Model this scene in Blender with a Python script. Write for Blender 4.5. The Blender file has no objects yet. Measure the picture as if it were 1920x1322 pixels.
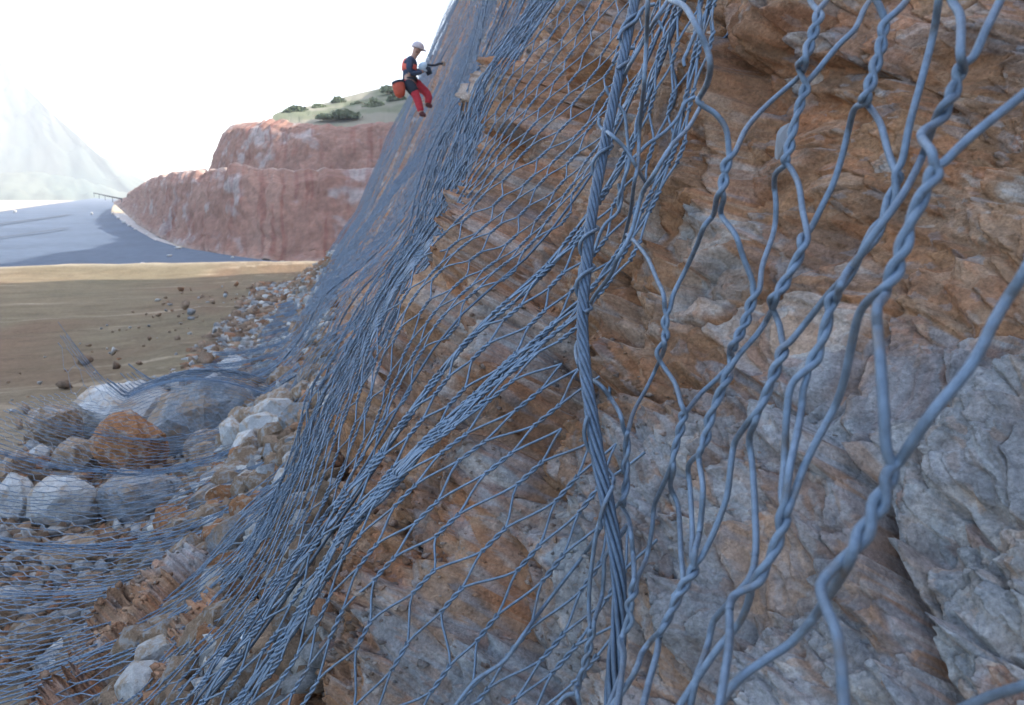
import bpy, math, random
import numpy as np
from mathutils import Vector, Matrix
random.seed(7); RNG = np.random.default_rng(7)
SC = bpy.context.scene
COL = SC.collection

# ------------------------------------------------------------------ camera
F = 1400.0; CX, CY = 960.0, 661.0          # the photograph is 1920 x 1322
VX, VY = 630.0, 400.0                       # where the slope's horizontal lines run to
PITCH = math.atan((CY - VY) / F)
EYE = np.array([0.0, 0.0, 1.7])
cam = bpy.data.cameras.new('camera'); camo = bpy.data.objects.new('camera', cam); COL.objects.link(camo)
cam.sensor_width = 36.0; cam.lens = 36.0 * F / 1920.0
cam.clip_start = 0.02; cam.clip_end = 20000
camo.location = EYE; camo.rotation_euler = (math.pi/2 - PITCH, 0, 0)
cam.dof.use_dof = True; cam.dof.focus_distance = 0.85
cam.dof.aperture_fstop = (cam.lens / 1000) / 0.0016
SC.camera = camo
# ------------------------------------------------------------------ light
SUN_EL = math.radians(37); SUN_AZ = math.radians(79)      # azimuth clockwise from +Y
w = bpy.data.worlds.new('World'); SC.world = w; w.use_nodes = True
nt = w.node_tree; nt.nodes.clear()
sky = nt.nodes.new('ShaderNodeTexSky'); sky.sky_type = 'NISHITA'; sky.sun_disc = False
sky.sun_elevation = SUN_EL; sky.sun_rotation = SUN_AZ
sky.air_density = 1.0; sky.dust_density = 2.5; sky.ozone_density = 1.0
bg = nt.nodes.new('ShaderNodeBackground'); bg.inputs[1].default_value = 0.15
ow = nt.nodes.new('ShaderNodeOutputWorld')
nt.links.new(sky.outputs[0], bg.inputs[0]); nt.links.new(bg.outputs[0], ow.inputs[0])
sd = bpy.data.lights.new('sun', 'SUN'); sd.energy = 4.0; sd.angle = math.radians(0.53); sd.color = (1.0, 0.95, 0.87)
so = bpy.data.objects.new('sun', sd); COL.objects.link(so)
sunv = Vector((math.sin(SUN_AZ)*math.cos(SUN_EL), math.cos(SUN_AZ)*math.cos(SUN_EL), math.sin(SUN_EL)))
so.rotation_euler = sunv.to_track_quat('Z', 'Y').to_euler()
SC.view_settings.view_transform = 'Standard'; SC.view_settings.look = 'None'
SC.view_settings.exposure = 2.08; SC.view_settings.gamma = 1.0
SC.cycles.max_bounces = 6; SC.cycles.volume_bounces = 1; SC.cycles.diffuse_bounces = 4

# ------------------------------------------------------------------ coordinates
RT = np.array([1.0, 0, 0])
UP = np.array([0, math.sin(PITCH), math.cos(PITCH)])
FW = np.array([0, math.cos(PITCH), -math.sin(PITCH)])
def at(px, py, d):
    """point seen at pixel (px,py), d metres ahead of the eye"""
    px = np.asarray(px, float); py = np.asarray(py, float); d = np.asarray(d, float)
    return EYE + ((px-CX)/F*d)[..., None]*RT - ((py-CY)/F*d)[..., None]*UP + d[..., None]*FW
BK = 1.35                                   # the road and the cutting stand this much farther than first laid out
RV = FW + (VX-CX)/F*RT - (VY-CY)/F*UP       # horizontal run of the slope
def scl(D):
    D = np.maximum(np.asarray(D, float), 0)
    return 0.5 + 0.6*np.exp(-(D/0.9)**2) + 1.0*np.clip((D-2.0)/10.0, 0, 1)
def W3(X, D, Z):
    X, D, Z = np.broadcast_arrays(np.asarray(X, float), np.asarray(D, float), np.asarray(Z, float))
    s = scl(D)
    return EYE + (s*X)[..., None]*RT + (s*D)[..., None]*RV + (s*Z)[..., None]*UP

# ------------------------------------------------------------------ noise
def h2(i, j, k=0):
    n = (i.astype(np.int64)*374761393 + j.astype(np.int64)*668265263 + k*2147483647 + 1013904223) & 0xffffffff
    n = ((n ^ (n >> 13))*1274126177) & 0xffffffff
    n = ((n ^ (n >> 16))*2246822519) & 0xffffffff
    n = n ^ (n >> 15)
    return (n & 0xffffff)/float(0x1000000)
def vn(x, y, k=0):
    xi = np.floor(x); yi = np.floor(y); fx = x-xi; fy = y-yi
    fx = fx*fx*fx*(fx*(fx*6-15)+10); fy = fy*fy*fy*(fy*(fy*6-15)+10)
    a = h2(xi, yi, k); b = h2(xi+1, yi, k); c = h2(xi, yi+1, k); d = h2(xi+1, yi+1, k)
    return (a*(1-fx)+b*fx)*(1-fy) + (c*(1-fx)+d*fx)*fy
def fbm(x, y, o=4, k=0, g=0.5):
    s = 0; a = 1; t = 0
    for q in range(o):
        s = s + a*vn(x*2**q+17.3*q, y*2**q+5.1*q, k+q); t += a; a *= g
    return s/t*2-1
def worley(x, y, k=0):
    xi = np.floor(x); yi = np.floor(y)
    f1 = np.full(x.shape, 9.); f2 = f1.copy(); ci = np.zeros(x.shape); cj = ci.copy(); dx = ci.copy(); dy = ci.copy()
    for a in (-1, 0, 1):
        for b in (-1, 0, 1):
            I = xi+a; J = yi+b
            ex = x-(I+.12+.76*h2(I, J, k+1)); ey = y-(J+.12+.76*h2(I, J, k+2))
            d = ex*ex+ey*ey
            m = d < f1
            f2 = np.where(m, f1, np.minimum(f2, d)); f1 = np.where(m, d, f1)
            ci = np.where(m, I, ci); cj = np.where(m, J, cj); dx = np.where(m, ex, dx); dy = np.where(m, ey, dy)
    return np.sqrt(f1), np.sqrt(f2), ci, cj, dx, dy
def sst(a, b, x):
    t = np.clip((x-a)/(b-a), 0, 1); return t*t*(3-2*t)

# ------------------------------------------------------------------ mesh helpers
def mk(name, V, Q, mat=None, parent=None, smooth=False, T=None, vcol=None):
    me = bpy.data.meshes.new(name)
    V = np.ascontiguousarray(V, np.float32).reshape(-1, 3)
    Q = np.zeros((0, 4), np.int32) if Q is None else np.asarray(Q, np.int32).reshape(-1, 4)
    T = np.zeros((0, 3), np.int32) if T is None else np.asarray(T, np.int32).reshape(-1, 3)
    me.vertices.add(len(V)); me.vertices.foreach_set('co', V.ravel())
    nl = Q.size+T.size; me.loops.add(nl)
    me.loops.foreach_set('vertex_index', np.concatenate([Q.ravel(), T.ravel()]))
    me.polygons.add(len(Q)+len(T))
    st = np.concatenate([np.arange(len(Q))*4, len(Q)*4+np.arange(len(T))*3]).astype(np.int32)
    me.polygons.foreach_set('loop_start', st)
    me.update(calc_edges=True)
    if smooth: me.polygons.foreach_set('use_smooth', np.ones(len(me.polygons), bool))
    if vcol is not None:
        ca = me.color_attributes.new('Col', 'FLOAT_COLOR', 'POINT')
        c = np.ones((len(V), 4), np.float32); c[:, :3] = np.clip(vcol.reshape(-1, 3), 0, 1)
        ca.data.foreach_set('color', c.ravel())
    if mat: me.materials.append(mat)
    o = bpy.data.objects.new(name, me); COL.objects.link(o)
    if parent: o.parent = parent
    return o
def gridq(n, m):
    a = np.arange(n*m).reshape(n, m)
    return np.stack([a[:-1, :-1], a[:-1, 1:], a[1:, 1:], a[1:, :-1]], -1).reshape(-1, 4)
def tag(o, label=None, cat=None, group=None, kind=None):
    if label: o['label'] = label
    if cat: o['category'] = cat
    if group: o['group'] = group
    if kind: o['kind'] = kind
    return o
def empty(name, loc=(0, 0, 0)):
    o = bpy.data.objects.new(name, None); COL.objects.link(o); o.location = loc; return o
class Tubes:
    """collects swept wires of one mesh"""
    def __init__(s): s.V = []; s.Q = []; s.n = 0
    def batch(s, P, r, k=5):
        """P: (E, n, 3) polylines of equal length; r scalar or (E,n)"""
        P = np.asarray(P, float); E, n, _ = P.shape
        if E == 0: return
        T = np.gradient(P, axis=1); T /= np.linalg.norm(T, axis=2, keepdims=True)+1e-12
        ref = np.array([0.31, 0.87, 0.38]); A = np.cross(T, ref); A /= np.linalg.norm(A, axis=2, keepdims=True)+1e-9
        B = np.cross(T, A)
        r = np.broadcast_to(np.asarray(r, float), (E, n))[..., None, None]
        an = np.arange(k)*2*math.pi/k
        ring = P[:, :, None, :] + r*(np.cos(an)[None, None, :, None]*A[:, :, None, :] + np.sin(an)[None, None, :, None]*B[:, :, None, :])
        base = s.n + np.arange(E*n*k).reshape(E, n, k)
        a = base[:, :-1, :]; b = base[:, 1:, :]
        s.Q.append(np.stack([a, np.roll(a, -1, 2), np.roll(b, -1, 2), b], -1).reshape(-1, 4))
        s.V.append(ring.reshape(-1, 3)); s.n += E*n*k
    def one(s, P, r, k=10): s.batch(np.asarray(P)[None], r if np.isscalar(r) else np.asarray(r)[None], k)
    def build(s, name, mat, parent=None): return mk(name, np.concatenate(s.V), np.concatenate(s.Q), mat, parent, True)
def crom(P, step):
    """catmull-rom through P, sampled about every step metres"""
    P = np.asarray(P, float); Q = np.vstack([2*P[0]-P[1], P, 2*P[-1]-P[-2]]); out = []
    for i in range(1, len(Q)-2):
        a, b, c, d = Q[i-1:i+3]; n = max(2, int(np.linalg.norm(c[:3]-b[:3])/step))
        t = (np.arange(n)/n)[:, None]
        out.append(.5*(2*b+(c-a)*t+(2*a-5*b+4*c-d)*t*t+(3*b-a-3*c+d)*t**3))
    return np.vstack(out+[P[-1:]])

# ------------------------------------------------------------------ materials
def mat(name, base, rough=.8, metal=0., spec=.3, var=None, vs=20., bump=0., bs=80., attr=False, detail=6, det2=None, sheen=0):
    m = bpy.data.materials.new(name); m.use_nodes = True; t = m.node_tree; N = t.nodes; L = t.links
    b = N['Principled BSDF']; b.inputs['Roughness'].default_value = rough; b.inputs['Metallic'].default_value = metal
    b.inputs['Specular IOR Level'].default_value = spec
    tc = N.new('ShaderNodeTexCoord'); geo = N.new('ShaderNodeNewGeometry')
    pos = geo.outputs['Position'] if attr else tc.outputs['Object']
    if attr:
        at_ = N.new('ShaderNodeAttribute'); at_.attribute_name = 'Col'; col = at_.outputs['Color']
    else:
        rg = N.new('ShaderNodeRGB'); rg.outputs[0].default_value = (*base, 1); col = rg.outputs[0]
    if var:
        for k, (sc_, lo, hi) in enumerate(var):
            n = N.new('ShaderNodeTexNoise'); n.inputs['Scale'].default_value = sc_; n.inputs['Detail'].default_value = detail
            n.inputs['Roughness'].default_value = .62
            L.new(pos, n.inputs['Vector'])
            mr = N.new('ShaderNodeMapRange'); mr.inputs[1].default_value = .3; mr.inputs[2].default_value = .7
            mr.inputs[3].default_value = lo; mr.inputs[4].default_value = hi; L.new(n.outputs[0], mr.inputs[0])
            mx = N.new('ShaderNodeVectorMath'); mx.operation = 'SCALE'
            L.new(col, mx.inputs[0]); L.new(mr.outputs[0], mx.inputs[3]); col = mx.outputs[0]
    if det2:      # a second colour in patches
        c2, sc_, lo, hi, amt = det2
        n = N.new('ShaderNodeTexNoise'); n.inputs['Scale'].default_value = sc_; n.inputs['Detail'].default_value = 7
        n.inputs['Roughness'].default_value = .6; L.new(pos, n.inputs['Vector'])
        mr = N.new('ShaderNodeMapRange'); mr.inputs[1].default_value = lo; mr.inputs[2].default_value = hi
        mr.inputs[4].default_value = amt; L.new(n.outputs[0], mr.inputs[0])
        mx = N.new('ShaderNodeMix'); mx.data_type = 'RGBA'; L.new(mr.outputs[0], mx.inputs[0]); L.new(col, mx.inputs[6])
        mx.inputs[7].default_value = (*c2, 1); col = mx.outputs[2]
    L.new(col, b.inputs['Base Color'])
    if bump:
        n = N.new('ShaderNodeTexNoise'); n.inputs['Scale'].default_value = bs; n.inputs['Detail'].default_value = 8
        n.inputs['Roughness'].default_value = .68; L.new(pos, n.inputs['Vector'])
        bp = N.new('ShaderNodeBump'); bp.inputs['Strength'].default_value = 1; bp.inputs['Distance'].default_value = bump
        L.new(n.outputs[0], bp.inputs['Height']); L.new(bp.outputs[0], b.inputs['Normal'])
    return m
M_face = mat('rock_face', (0, 0, 0), .85, attr=True, var=[(9, .72, 1.25), (60, .68, 1.3), (300, .72, 1.28)], bump=.008, bs=75, spec=.25)
M_ground = mat('dirt', (0, 0, 0), .92, attr=True, var=[(1.5, .85, 1.15), (14, .78, 1.22)], bump=.04, bs=10, spec=.1)
M_red = mat('red_rock', (0, 0, 0), .9, attr=True, var=[(.35, .8, 1.2), (1.8, .75, 1.25)], bump=.12, bs=1.6, spec=.1)
M_hill = mat('far_hill', (0, 0, 0), .95, attr=True, var=[(.02, .8, 1.2)], spec=0)
M_wire = mat('galvanised_wire', (.15, .212, .29), .38, .45, .5, var=[(6, .88, 1.1), (160, .72, 1.2)], bump=.0007, bs=900, det2=((.15, .125, .10), 45, .56, .70, .55))
M_cable = mat('steel_cable', (.085, .125, .18), .45, .4, .5, var=[(60, .75, 1.2), (400, .8, 1.2)], bump=.0005, bs=700)
ROCKS = {
 'grey': mat('grey_limestone', (.29, .31, .33), .85, var=[(3, .6, 1.3), (22, .7, 1.25)], bump=.02, bs=9, det2=((.33, .22, .13), 2.5, .46, .6, .8)),
 'pale': mat('pale_limestone', (.50, .50, .49), .85, var=[(3, .75, 1.2), (22, .85, 1.15)], bump=.01, bs=16, det2=((.36, .25, .15), 2.5, .5, .62, .75)),
 'brown': mat('brown_rock', (.33, .23, .15), .9, var=[(4, .65, 1.3), (26, .75, 1.2)], bump=.014, bs=18, det2=((.36, .37, .37), 4, .5, .6, .8)),
 'rust': mat('rust_rock', (.36, .17, .075), .9, var=[(4, .65, 1.3), (26, .7, 1.25)], bump=.014, bs=20, det2=((.40, .34, .28), 5, .52, .62, .8)),
}

# ------------------------------------------------------------------ slope profile (X, Z) from the ground up
PF = np.array([(-3.2, -2.7), (-2.0, -2.35), (-1.5, -2.1), (-1.1, -1.86), (-.88, -1.64), (-.52, -1.41), (-.2, -1.17), (.05, -.87), (.35, -.42),
               (.62, 0), (.95, .85), (1.8, 2.7), (2.9, 5.1), (4.4, 8.4), (5.9, 11.6), (8.5, 12.6), (14, 13)])
PFs = crom(np.c_[PF, np.zeros(len(PF))], .02)[:, :2]
SS = np.r_[0, np.cumsum(np.linalg.norm(np.diff(PFs, axis=0), axis=1))]
def prof(s): return np.interp(s, SS, PFs[:, 0]), np.interp(s, SS, PFs[:, 1])
def pnorm(s):
    a = prof(s-.06); b = prof(s+.06); tx = b[0]-a[0]; tz = b[1]-a[1]; l = np.hypot(tx, tz)+1e-9
    return -tz/l, tx/l
def s_at_z(z): return np.interp(z, PFs[:, 1], SS)
S0 = float(s_at_z(0))
_dg = np.linspace(0, 40, 8001); _sg = scl(_dg)
_ug = np.r_[0, np.cumsum(np.hypot(np.diff(_sg*.62-_sg*_dg*.23), np.diff(_sg*_dg)))]
def ureal(D): return np.interp(D, _dg, _ug)
UR0 = float(ureal(.9))
def endx(D): return np.where(D > 18.5, ((np.maximum(D, 18.5)-18.5)/2.2)**2*1.6, 0)
_n = np.array([-.70, -.38, .60]); _n /= np.linalg.norm(_n)
_e1 = np.cross(_n, [0, 0, 1.]); _e1 /= np.linalg.norm(_e1); _e1 = -_e1 if _e1[1] > 0 else _e1; _e2 = np.cross(_e1, _n); _e2 = -_e2 if _e2[2] < 0 else _e2
def uvw(P): Q = P-EYE; return Q@_e1, Q@_e2
def dent(D, Z): return .34*np.exp(-((D-9.6)/2.6)**2)*sst(-.2, .9, Z)
def low(u, v, w):        # slow bulges of the face, metres
    return (1-.6*sst(6, 12, w))*(.22*fbm(u/3.1, v/2.2, 2, 40)*sst(1.0, 5, w) + .10*fbm(u/.9+3, v/.8, 2, 50)*sst(.6, 2.0, w)) - .025*sst(.6, 1.2, w) - .04*sst(1.2, 3, w)
def blocks(u, v, px, w, zr):
    """angular broken rock: returns displacement (m) and colour; px = metres per picture pixel there"""
    wx = .09*fbm(u/.35, v/.35, 3, 3); wy = .09*fbm(u/.35+9, v/.35+4, 3, 5)
    wx2 = .012*fbm(u/.05, v/.05, 3, 13); wy2 = .012*fbm(u/.05+9, v/.05+4, 3, 15)
    U = u+wx+wx2; V = v+wy+wy2
    th = -math.radians(24); ct, sn = np.cos(th), np.sin(th)
    a = (U*ct+V*sn); b = (-U*sn+V*ct)
    # zones
    z_grey = fbm(u/.55+2, v/.5, 3, 60)
    nearlow = sst(.95, .55, w+.25*z_grey)*sst(.02, -.16, zr+.12*z_grey)
    g = sst(-.1, .3, z_grey*.9 - .56 + 1.12*nearlow)
    z_tan = sst(.56, .44, w)*sst(-.16, -.02, zr)
    disp = np.zeros_like(u); foot_ = sst(-.75, -1.15, zr/np.clip(w/1.6, .8, 1.4))[..., None]
    soil = np.array([.27, .155, .09]); orange = np.array([.35, .17, .088]); dk = np.array([.16, .085, .045])
    m = (fbm(u/.8, v/.6, 3, 70)*.5+.5)[..., None]
    col = soil*(1-m)+orange*m
    m = sst(.1, .5, fbm(u/.22, v/.2, 3, 74))[..., None]; col = col*(1-m*.6)+dk*m*.6
    col = col*(1-.75*foot_)+np.array([.185, .14, .105])*.75*foot_
    col = col*(1-.6*z_tan[..., None])+np.array([.42, .33, .22])*.6*z_tan[..., None]
    pal = np.array([(.27, .29, .31), (.33, .35, .36), (.34, .19, .10), (.41, .28, .19), (.37, .16, .075), (.23, .135, .08), (.50, .48, .44), (.20, .215, .24)])
    pg = np.array([.36, .34, .06, .07, .03, .03, .04, .07]).cumsum(); pb = np.array([.05, .05, .24, .15, .26, .17, .04, .04]).cumsum()
    for (L, A, keep, kk, asp) in ((.62, .12, .8, 100, 1.2), (.26, .075, .8, 120, 1.25), (.12, .05, .78, 140, 1.2), (.055, .028, .74, 160, 1.15), (.024, .0135, .7, 180, 1.1), (.0105, .0062, .65, 200, 1.2), (.005, .0026, .6, 210, 1.1)):
        att = sst(.9, 2.6, L/px)
        if att.max() <= 0: continue
        f1, f2, ci, cj, dx, dy = worley(a/(L*asp), b/L, kk)
        r1 = h2(ci, cj, kk+5); r2 = h2(ci, cj, kk+6)*2-1; r3 = h2(ci, cj, kk+7)*2-1; r4 = h2(ci, cj, kk+8); r5 = h2(ci, cj, kk+9)
        on = (r1 < keep)
        edge = sst(.0, .09, f2-f1)
        A = A*(1-.4*sst(1.5, 4, w)); d = A*((r4-.45)*1.0 + 1.05*r2*dx*asp*.8 + 1.2*r3*dy)
        d = np.where(on, d*edge - A*.35*(1-edge), -A*.3)
        bedd = .16*A*(vn(a/L*1.2+99*r1, (b+.3*r2*a)/L*9, kk)-.5)*on*edge*(.3+g)
        disp += (d+bedd)*att
        ids = np.where(r5[..., None] < (pb*(1-g[..., None])+pg*g[..., None]), 1, 0)
        idx = np.clip(8-ids.sum(-1), 0, 7)
        wgt = {100: .3, 120: .55, 140: .65, 160: .6, 180: .5, 200: .4, 210: .3}[kk]
        rel = (on*sst(.02, .10, f2-f1)*wgt*(0.35+.65*(h2(ci, cj, kk+11) > .35))*att)[..., None]
        cc = pal[idx]*(.85+.3*h2(ci, cj, kk+12))[..., None]
        col = col*(1-rel)+cc*rel
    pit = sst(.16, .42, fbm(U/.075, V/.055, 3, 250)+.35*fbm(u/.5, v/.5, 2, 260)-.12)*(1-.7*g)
    disp -= .040*pit*sst(.03, .01, px); col = col*(1-.25*pit[..., None])  # pits are sunk and also darkened: their shade is put into the colour
    crk = sst(.030, .0, np.abs(fbm(U/.34, V/.30, 4, 270, .55)))*sst(-.1, .3, fbm(u/.6, v/.6, 2, 280))
    disp -= .022*crk*sst(.02, .006, px)
    vein = sst(.035, .0, np.abs(fbm(a/.2, b/.12, 4, 90)))*sst(.1, .4, fbm(u/.4, v/.4, 2, 95))
    col = col*(1-.5*vein[..., None])+np.array([.58, .54, .47])*.5*vein[..., None]
    disp += .004*fbm(u/.03, v/.03, 5, 220, .7)*sst(.004, .001, px)
    return disp, col
def face_sheet(Ds, zlo, zhi, ns):
    """Ds 1-D; per-D limits of Z -> positions and colours"""
    slo = s_at_z(zlo); shi = s_at_z(zhi); t = np.linspace(0, 1, ns)
    D = np.repeat(Ds[:, None], ns, 1); s = slo[:, None]+(shi-slo)[:, None]*t
    X, Z = prof(s); nx, nz = pnorm(s); sc = scl(D)
    P0 = W3(X, D, Z); u, v = uvw(P0); w = D*sc
    px = w/F*1.9*1.4
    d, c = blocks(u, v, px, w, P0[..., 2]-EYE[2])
    d = d*(.6+.4*sst(.4, 2.5, w))
    d = d + low(u, v, w)
    d = d/sc
    P = W3(X+endx(D)+dent(D, Z)+nx*d, D, Z+nz*d)
    return P, c
def build_face():
    Ds = [.36]
    while Ds[-1] < 25.5: Ds.append(Ds[-1]+min(.0030*Ds[-1]**2, .010*Ds[-1]))
    Ds = np.array(Ds)
    P, c = face_sheet(Ds, np.maximum(-.80*Ds, -2.25), np.minimum(.36*Ds+.05, 11.5), 760)
    n, m = P.shape[:2]
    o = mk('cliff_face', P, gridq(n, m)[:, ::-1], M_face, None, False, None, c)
    tag(o, 'broken brown and grey rock slope behind the wire netting', kind='structure')
    # the rest of the slope above and behind the view
    for D2, top in ((np.geomspace(.36, 25.5, 90), None), (np.r_[np.linspace(-14, -.5, 26), np.linspace(-.4, .36, 14)], -2.25)):
        tp = np.minimum(.36*D2+.05, 11.5)-.02 if top is None else np.full(len(D2), top)
        s0 = s_at_z(tp)-(.12*np.minimum(D2, 3) if top is None else 0); s1 = SS[-1]; t = np.linspace(0, 1, 90)
        D = np.repeat(D2[:, None], 90, 1); s = s0[:, None]+(s1-s0[:, None])*t
        X, Z = prof(s); nx, nz = pnorm(s); sc = scl(D)
        dd = .5*fbm(D*.5, s*.7, 4, 300); cc = np.array([.33, .22, .15])*(1+.2*fbm(D, s, 3, 310))[..., None]
        dd = dd*sst(0, .8, t)[None, :]*sst(0, 1, np.abs(D-.36)); dd = dd-(.09+.05*np.clip(D, 0, 3))*sst(.12, .0, t)[None, :] if top is None else dd
        Pt = W3(X+endx(D)+dent(D, Z)+nx*dd, D, Z+nz*dd)
        o = mk('upper_slope', Pt, gridq(*Pt.shape[:2])[:, ::-1], M_face, None, False, None, cc)
        tag(o, 'plain continuation of the rock slope', kind='structure')
build_face()

# ------------------------------------------------------------------ ground, road
def ground():
    xs = np.r_[-np.geomspace(3000, 3.2, 70)[:-1], np.linspace(-3.2, 1.0, 220)]
    ds = np.r_[-np.geomspace(60, .2, 20), np.linspace(0, 2, 30)[1:], np.geomspace(2, 24, 300)[1:], np.linspace(24, 36, 110)[1:], np.geomspace(36, 9000, 70)[1:]]
    D, X = np.meshgrid(ds, xs, indexing='ij')
    crest = 25.0+.9*fbm(X/4., X*0, 2, 400)+.5*np.clip((X+3)/3, -1, 1)
    Z = -1.83+.05*fbm(X/1.2, D/1.2, 3, 410)+.16*fbm(X/7, D/7, 2, 411) + .02*fbm(X*5, D*5, 3, 412)
    k = sst(0, 1, (D-crest)/5.5)
    Z = Z + .22*np.exp(-((D-crest+.6)/1.1)**2) - 3.0*k
    far = -3.56+.0262*np.minimum(D, 400)
    Z = np.where(k > .0, Z*(1-k)+far*k, Z)
    P = W3(X, D, Z)
    n = fbm(X/3., D/3., 4, 420)*.5+.5; st = fbm((X*.55+D*.35)*.5, (D*1.0-X*.42)*2.6, 5, 430, .65)
    och = np.array([.20, .15, .092]); olive = np.array([.14, .12, .075]); br = np.array([.165, .105, .065]); tan = np.array([.36, .29, .20])
    m = n[..., None]; c = och*m+olive*(1-m)
    m = sst(-.2, .7, fbm(X/1.6+5, D/2.4, 3, 440)+.25*np.clip((X+6)/3, -1, 1))[..., None]*.8; c = c*(1-m)+br*m
    m = sst(.22, .5, st)[..., None]*.55; c = c*(1-m)+tan*m
    m = sst(.1, .45, fbm((X*.5+D*.3)*.9, (D*1.0-X*.42)*4.5, 4, 435))[..., None]*.5; c = c*(1-m)+np.array([.12, .088, .052])*m
    m = (sst(8.5, 5.5, D))[..., None]*.5; c = c*(1-m)+np.array([.31, .26, .2])*m
    m = sst(.2, 1.0, (D-crest+1.8)/1.8)[..., None]*.7; c = c*(1-m)+np.array([.42, .36, .27])*m  # paler along the crest: the sunlit strip is painted into the colour
    o = mk('dirt_ground', P, gridq(*D.shape), M_ground, None, True, None, c)
    tag(o, 'levelled ochre dirt platform beside the rubble', kind='structure')
ground()
def loft(name, rows, nn, mm, matl, colf, amp=0., ns=1., seed=0, kind='structure', label=None, smooth=False):
    """rows: list of lists of (px,py,depth), bottom to top"""
    R = []
    for r in rows:
        P = at(*(np.array(r, float)*[1, 1, BK]).T); t = np.linspace(0, 1, len(P)); q = crom(P, .05 if 0 else 1e9)
        tt = np.linspace(0, 1, nn)
        R.append(np.stack([np.interp(tt, t, P[:, i]) for i in range(3)], -1))
    R = np.array(R); t = np.linspace(0, 1, len(R)); tt = np.linspace(0, 1, mm)
    G = np.empty((mm, nn, 3))
    for j, q in enumerate(tt):
        f = q*(len(R)-1); i = min(int(f), len(R)-2); f -= i; G[j] = R[i]*(1-f)+R[i+1]*f
    du = np.gradient(G, axis=1); dv = np.gradient(G, axis=0); N = np.cross(du, dv); N /= np.linalg.norm(N, axis=2, keepdims=True)+1e-9
    if N[mm//2, nn//2]@(EYE-G[mm//2, nn//2]) < 0: N = -N
    L = np.cumsum(np.linalg.norm(du[mm//2], axis=1)); U = np.repeat(L[None], mm, 0); V = G[..., 2]
    if amp: 
        f1, f2, ci, cj, dx, dy = worley((U+.4*fbm(U, V, 2, seed))/ns/1.2, V/ns, seed+3)
        e = amp*(1.1*fbm(U/ns/2, V/ns/2, 4, seed, .55)+.5*(h2(ci, cj, seed)-.5)+.4*(f2-f1))
        G = G+N*e[..., None]
    o = mk(name, G, gridq(mm, nn), matl, None, smooth, None, colf(U, V, tt[:, None]*np.ones_like(U)))
    tag(o, label, kind=kind)
    return o
def c_red(U, V, t):
    red = np.array([.195, .098, .072]); pk = np.array([.26, .16, .122]); gr = np.array([.30, .265, .25]); dk = np.array([.15, .045, .033])
    m = (fbm(U/6, V/4, 4, 510)*.5+.5)[..., None]; c = red*m+pk*(1-m)
    m = sst(.12, .5, fbm(U/4+3, V/2.2, 4, 520, .6))[..., None]*.75; c = c*(1-m)+gr*m
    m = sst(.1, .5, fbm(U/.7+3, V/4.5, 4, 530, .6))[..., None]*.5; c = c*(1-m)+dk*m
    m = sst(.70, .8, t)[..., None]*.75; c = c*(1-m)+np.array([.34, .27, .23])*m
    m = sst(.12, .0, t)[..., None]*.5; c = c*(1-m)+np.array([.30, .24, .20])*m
    return c
toe = [(212, 380, 170), (235, 400, 125), (262, 424, 90), (300, 446, 66), (350, 468, 54), (420, 483, 47), (520, 494, 43), (620, 500, 42), (760, 505, 41)]
t1a = [(238, 372, 168), (252, 372, 126), (275, 396, 93), (312, 420, 69), (362, 440, 57), (430, 455, 49), (525, 470, 45), (620, 478, 44), (760, 480, 43)]
t1b = [(240, 366, 166), (252, 360, 128), (280, 352, 96), (322, 345, 73), (372, 340, 61), (435, 338, 53), (525, 338, 49), (620, 338, 48), (760, 340, 47)]
t1c = [(240, 364, 168), (254, 354, 131), (285, 336, 99), (330, 325, 77), (380, 320, 65), (440, 316, 57), (525, 315, 53), (620, 316, 52), (760, 318, 51)]
t1d = [(242, 363, 172), (258, 352, 140), (300, 332, 110), (350, 322, 88), (393, 319, 72), (450, 316.5, 64), (530, 315.5, 60), (620, 316, 59), (760, 318, 58)]
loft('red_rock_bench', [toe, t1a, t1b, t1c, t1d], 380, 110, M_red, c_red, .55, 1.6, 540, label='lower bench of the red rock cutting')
t2a = [(388, 345, 110), (394, 345, 88), (418, 345, 74), (470, 345, 67), (540, 345, 63), (640, 345, 61), (780, 345, 60)]
t2b = [(400, 300, 112), (405, 290, 90), (432, 285, 76), (480, 280, 69), (545, 280, 65), (640, 280, 63), (780, 282, 62)]
t2c = [(415, 262, 114), (422, 250, 93), (445, 242, 79), (488, 238, 72), (548, 238, 68), (640, 244, 66), (780, 236, 65)]
t2d = [(432, 240, 118), (440, 236, 97), (465, 232, 82), (505, 226, 76), (560, 231, 71), (640, 237, 69), (780, 226, 68)]
t2e = [(440, 238, 130), (455, 233, 108), (490, 231, 90), (520, 240, 82), (570, 246, 77), (640, 252, 75), (780, 242, 73)]
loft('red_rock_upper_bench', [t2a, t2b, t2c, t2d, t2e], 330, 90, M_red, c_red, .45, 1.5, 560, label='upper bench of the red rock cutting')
def c_grass(U, V, t):
    a = np.array([.23, .215, .165]); b = np.array([.12, .14, .08]); m = sst(-.1, .4, fbm(U/5, V/1.2, 4, 600))[..., None]*.7
    c = a*(1-m)+b*m; m = sst(.35, .0, t)[..., None]*.6; return c*(1-m)+np.array([.27, .23, .17])*m
loft('scrub_hillside', [[(500, 262, 84), (560, 262, 79), (640, 262, 77), (800, 262, 75)], [(512, 216, 92), (560, 212, 92), (640, 208, 92), (800, 190, 92)],
     [(525, 209, 100), (580, 200, 104), (650, 182, 108), (800, 150, 112)], [(540, 208, 120), (600, 196, 126), (680, 174, 130), (820, 138, 134)]], 200, 60, M_hill, c_grass, .25, 2.2, 610, label='scrubby hillside above the red benches')
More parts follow.
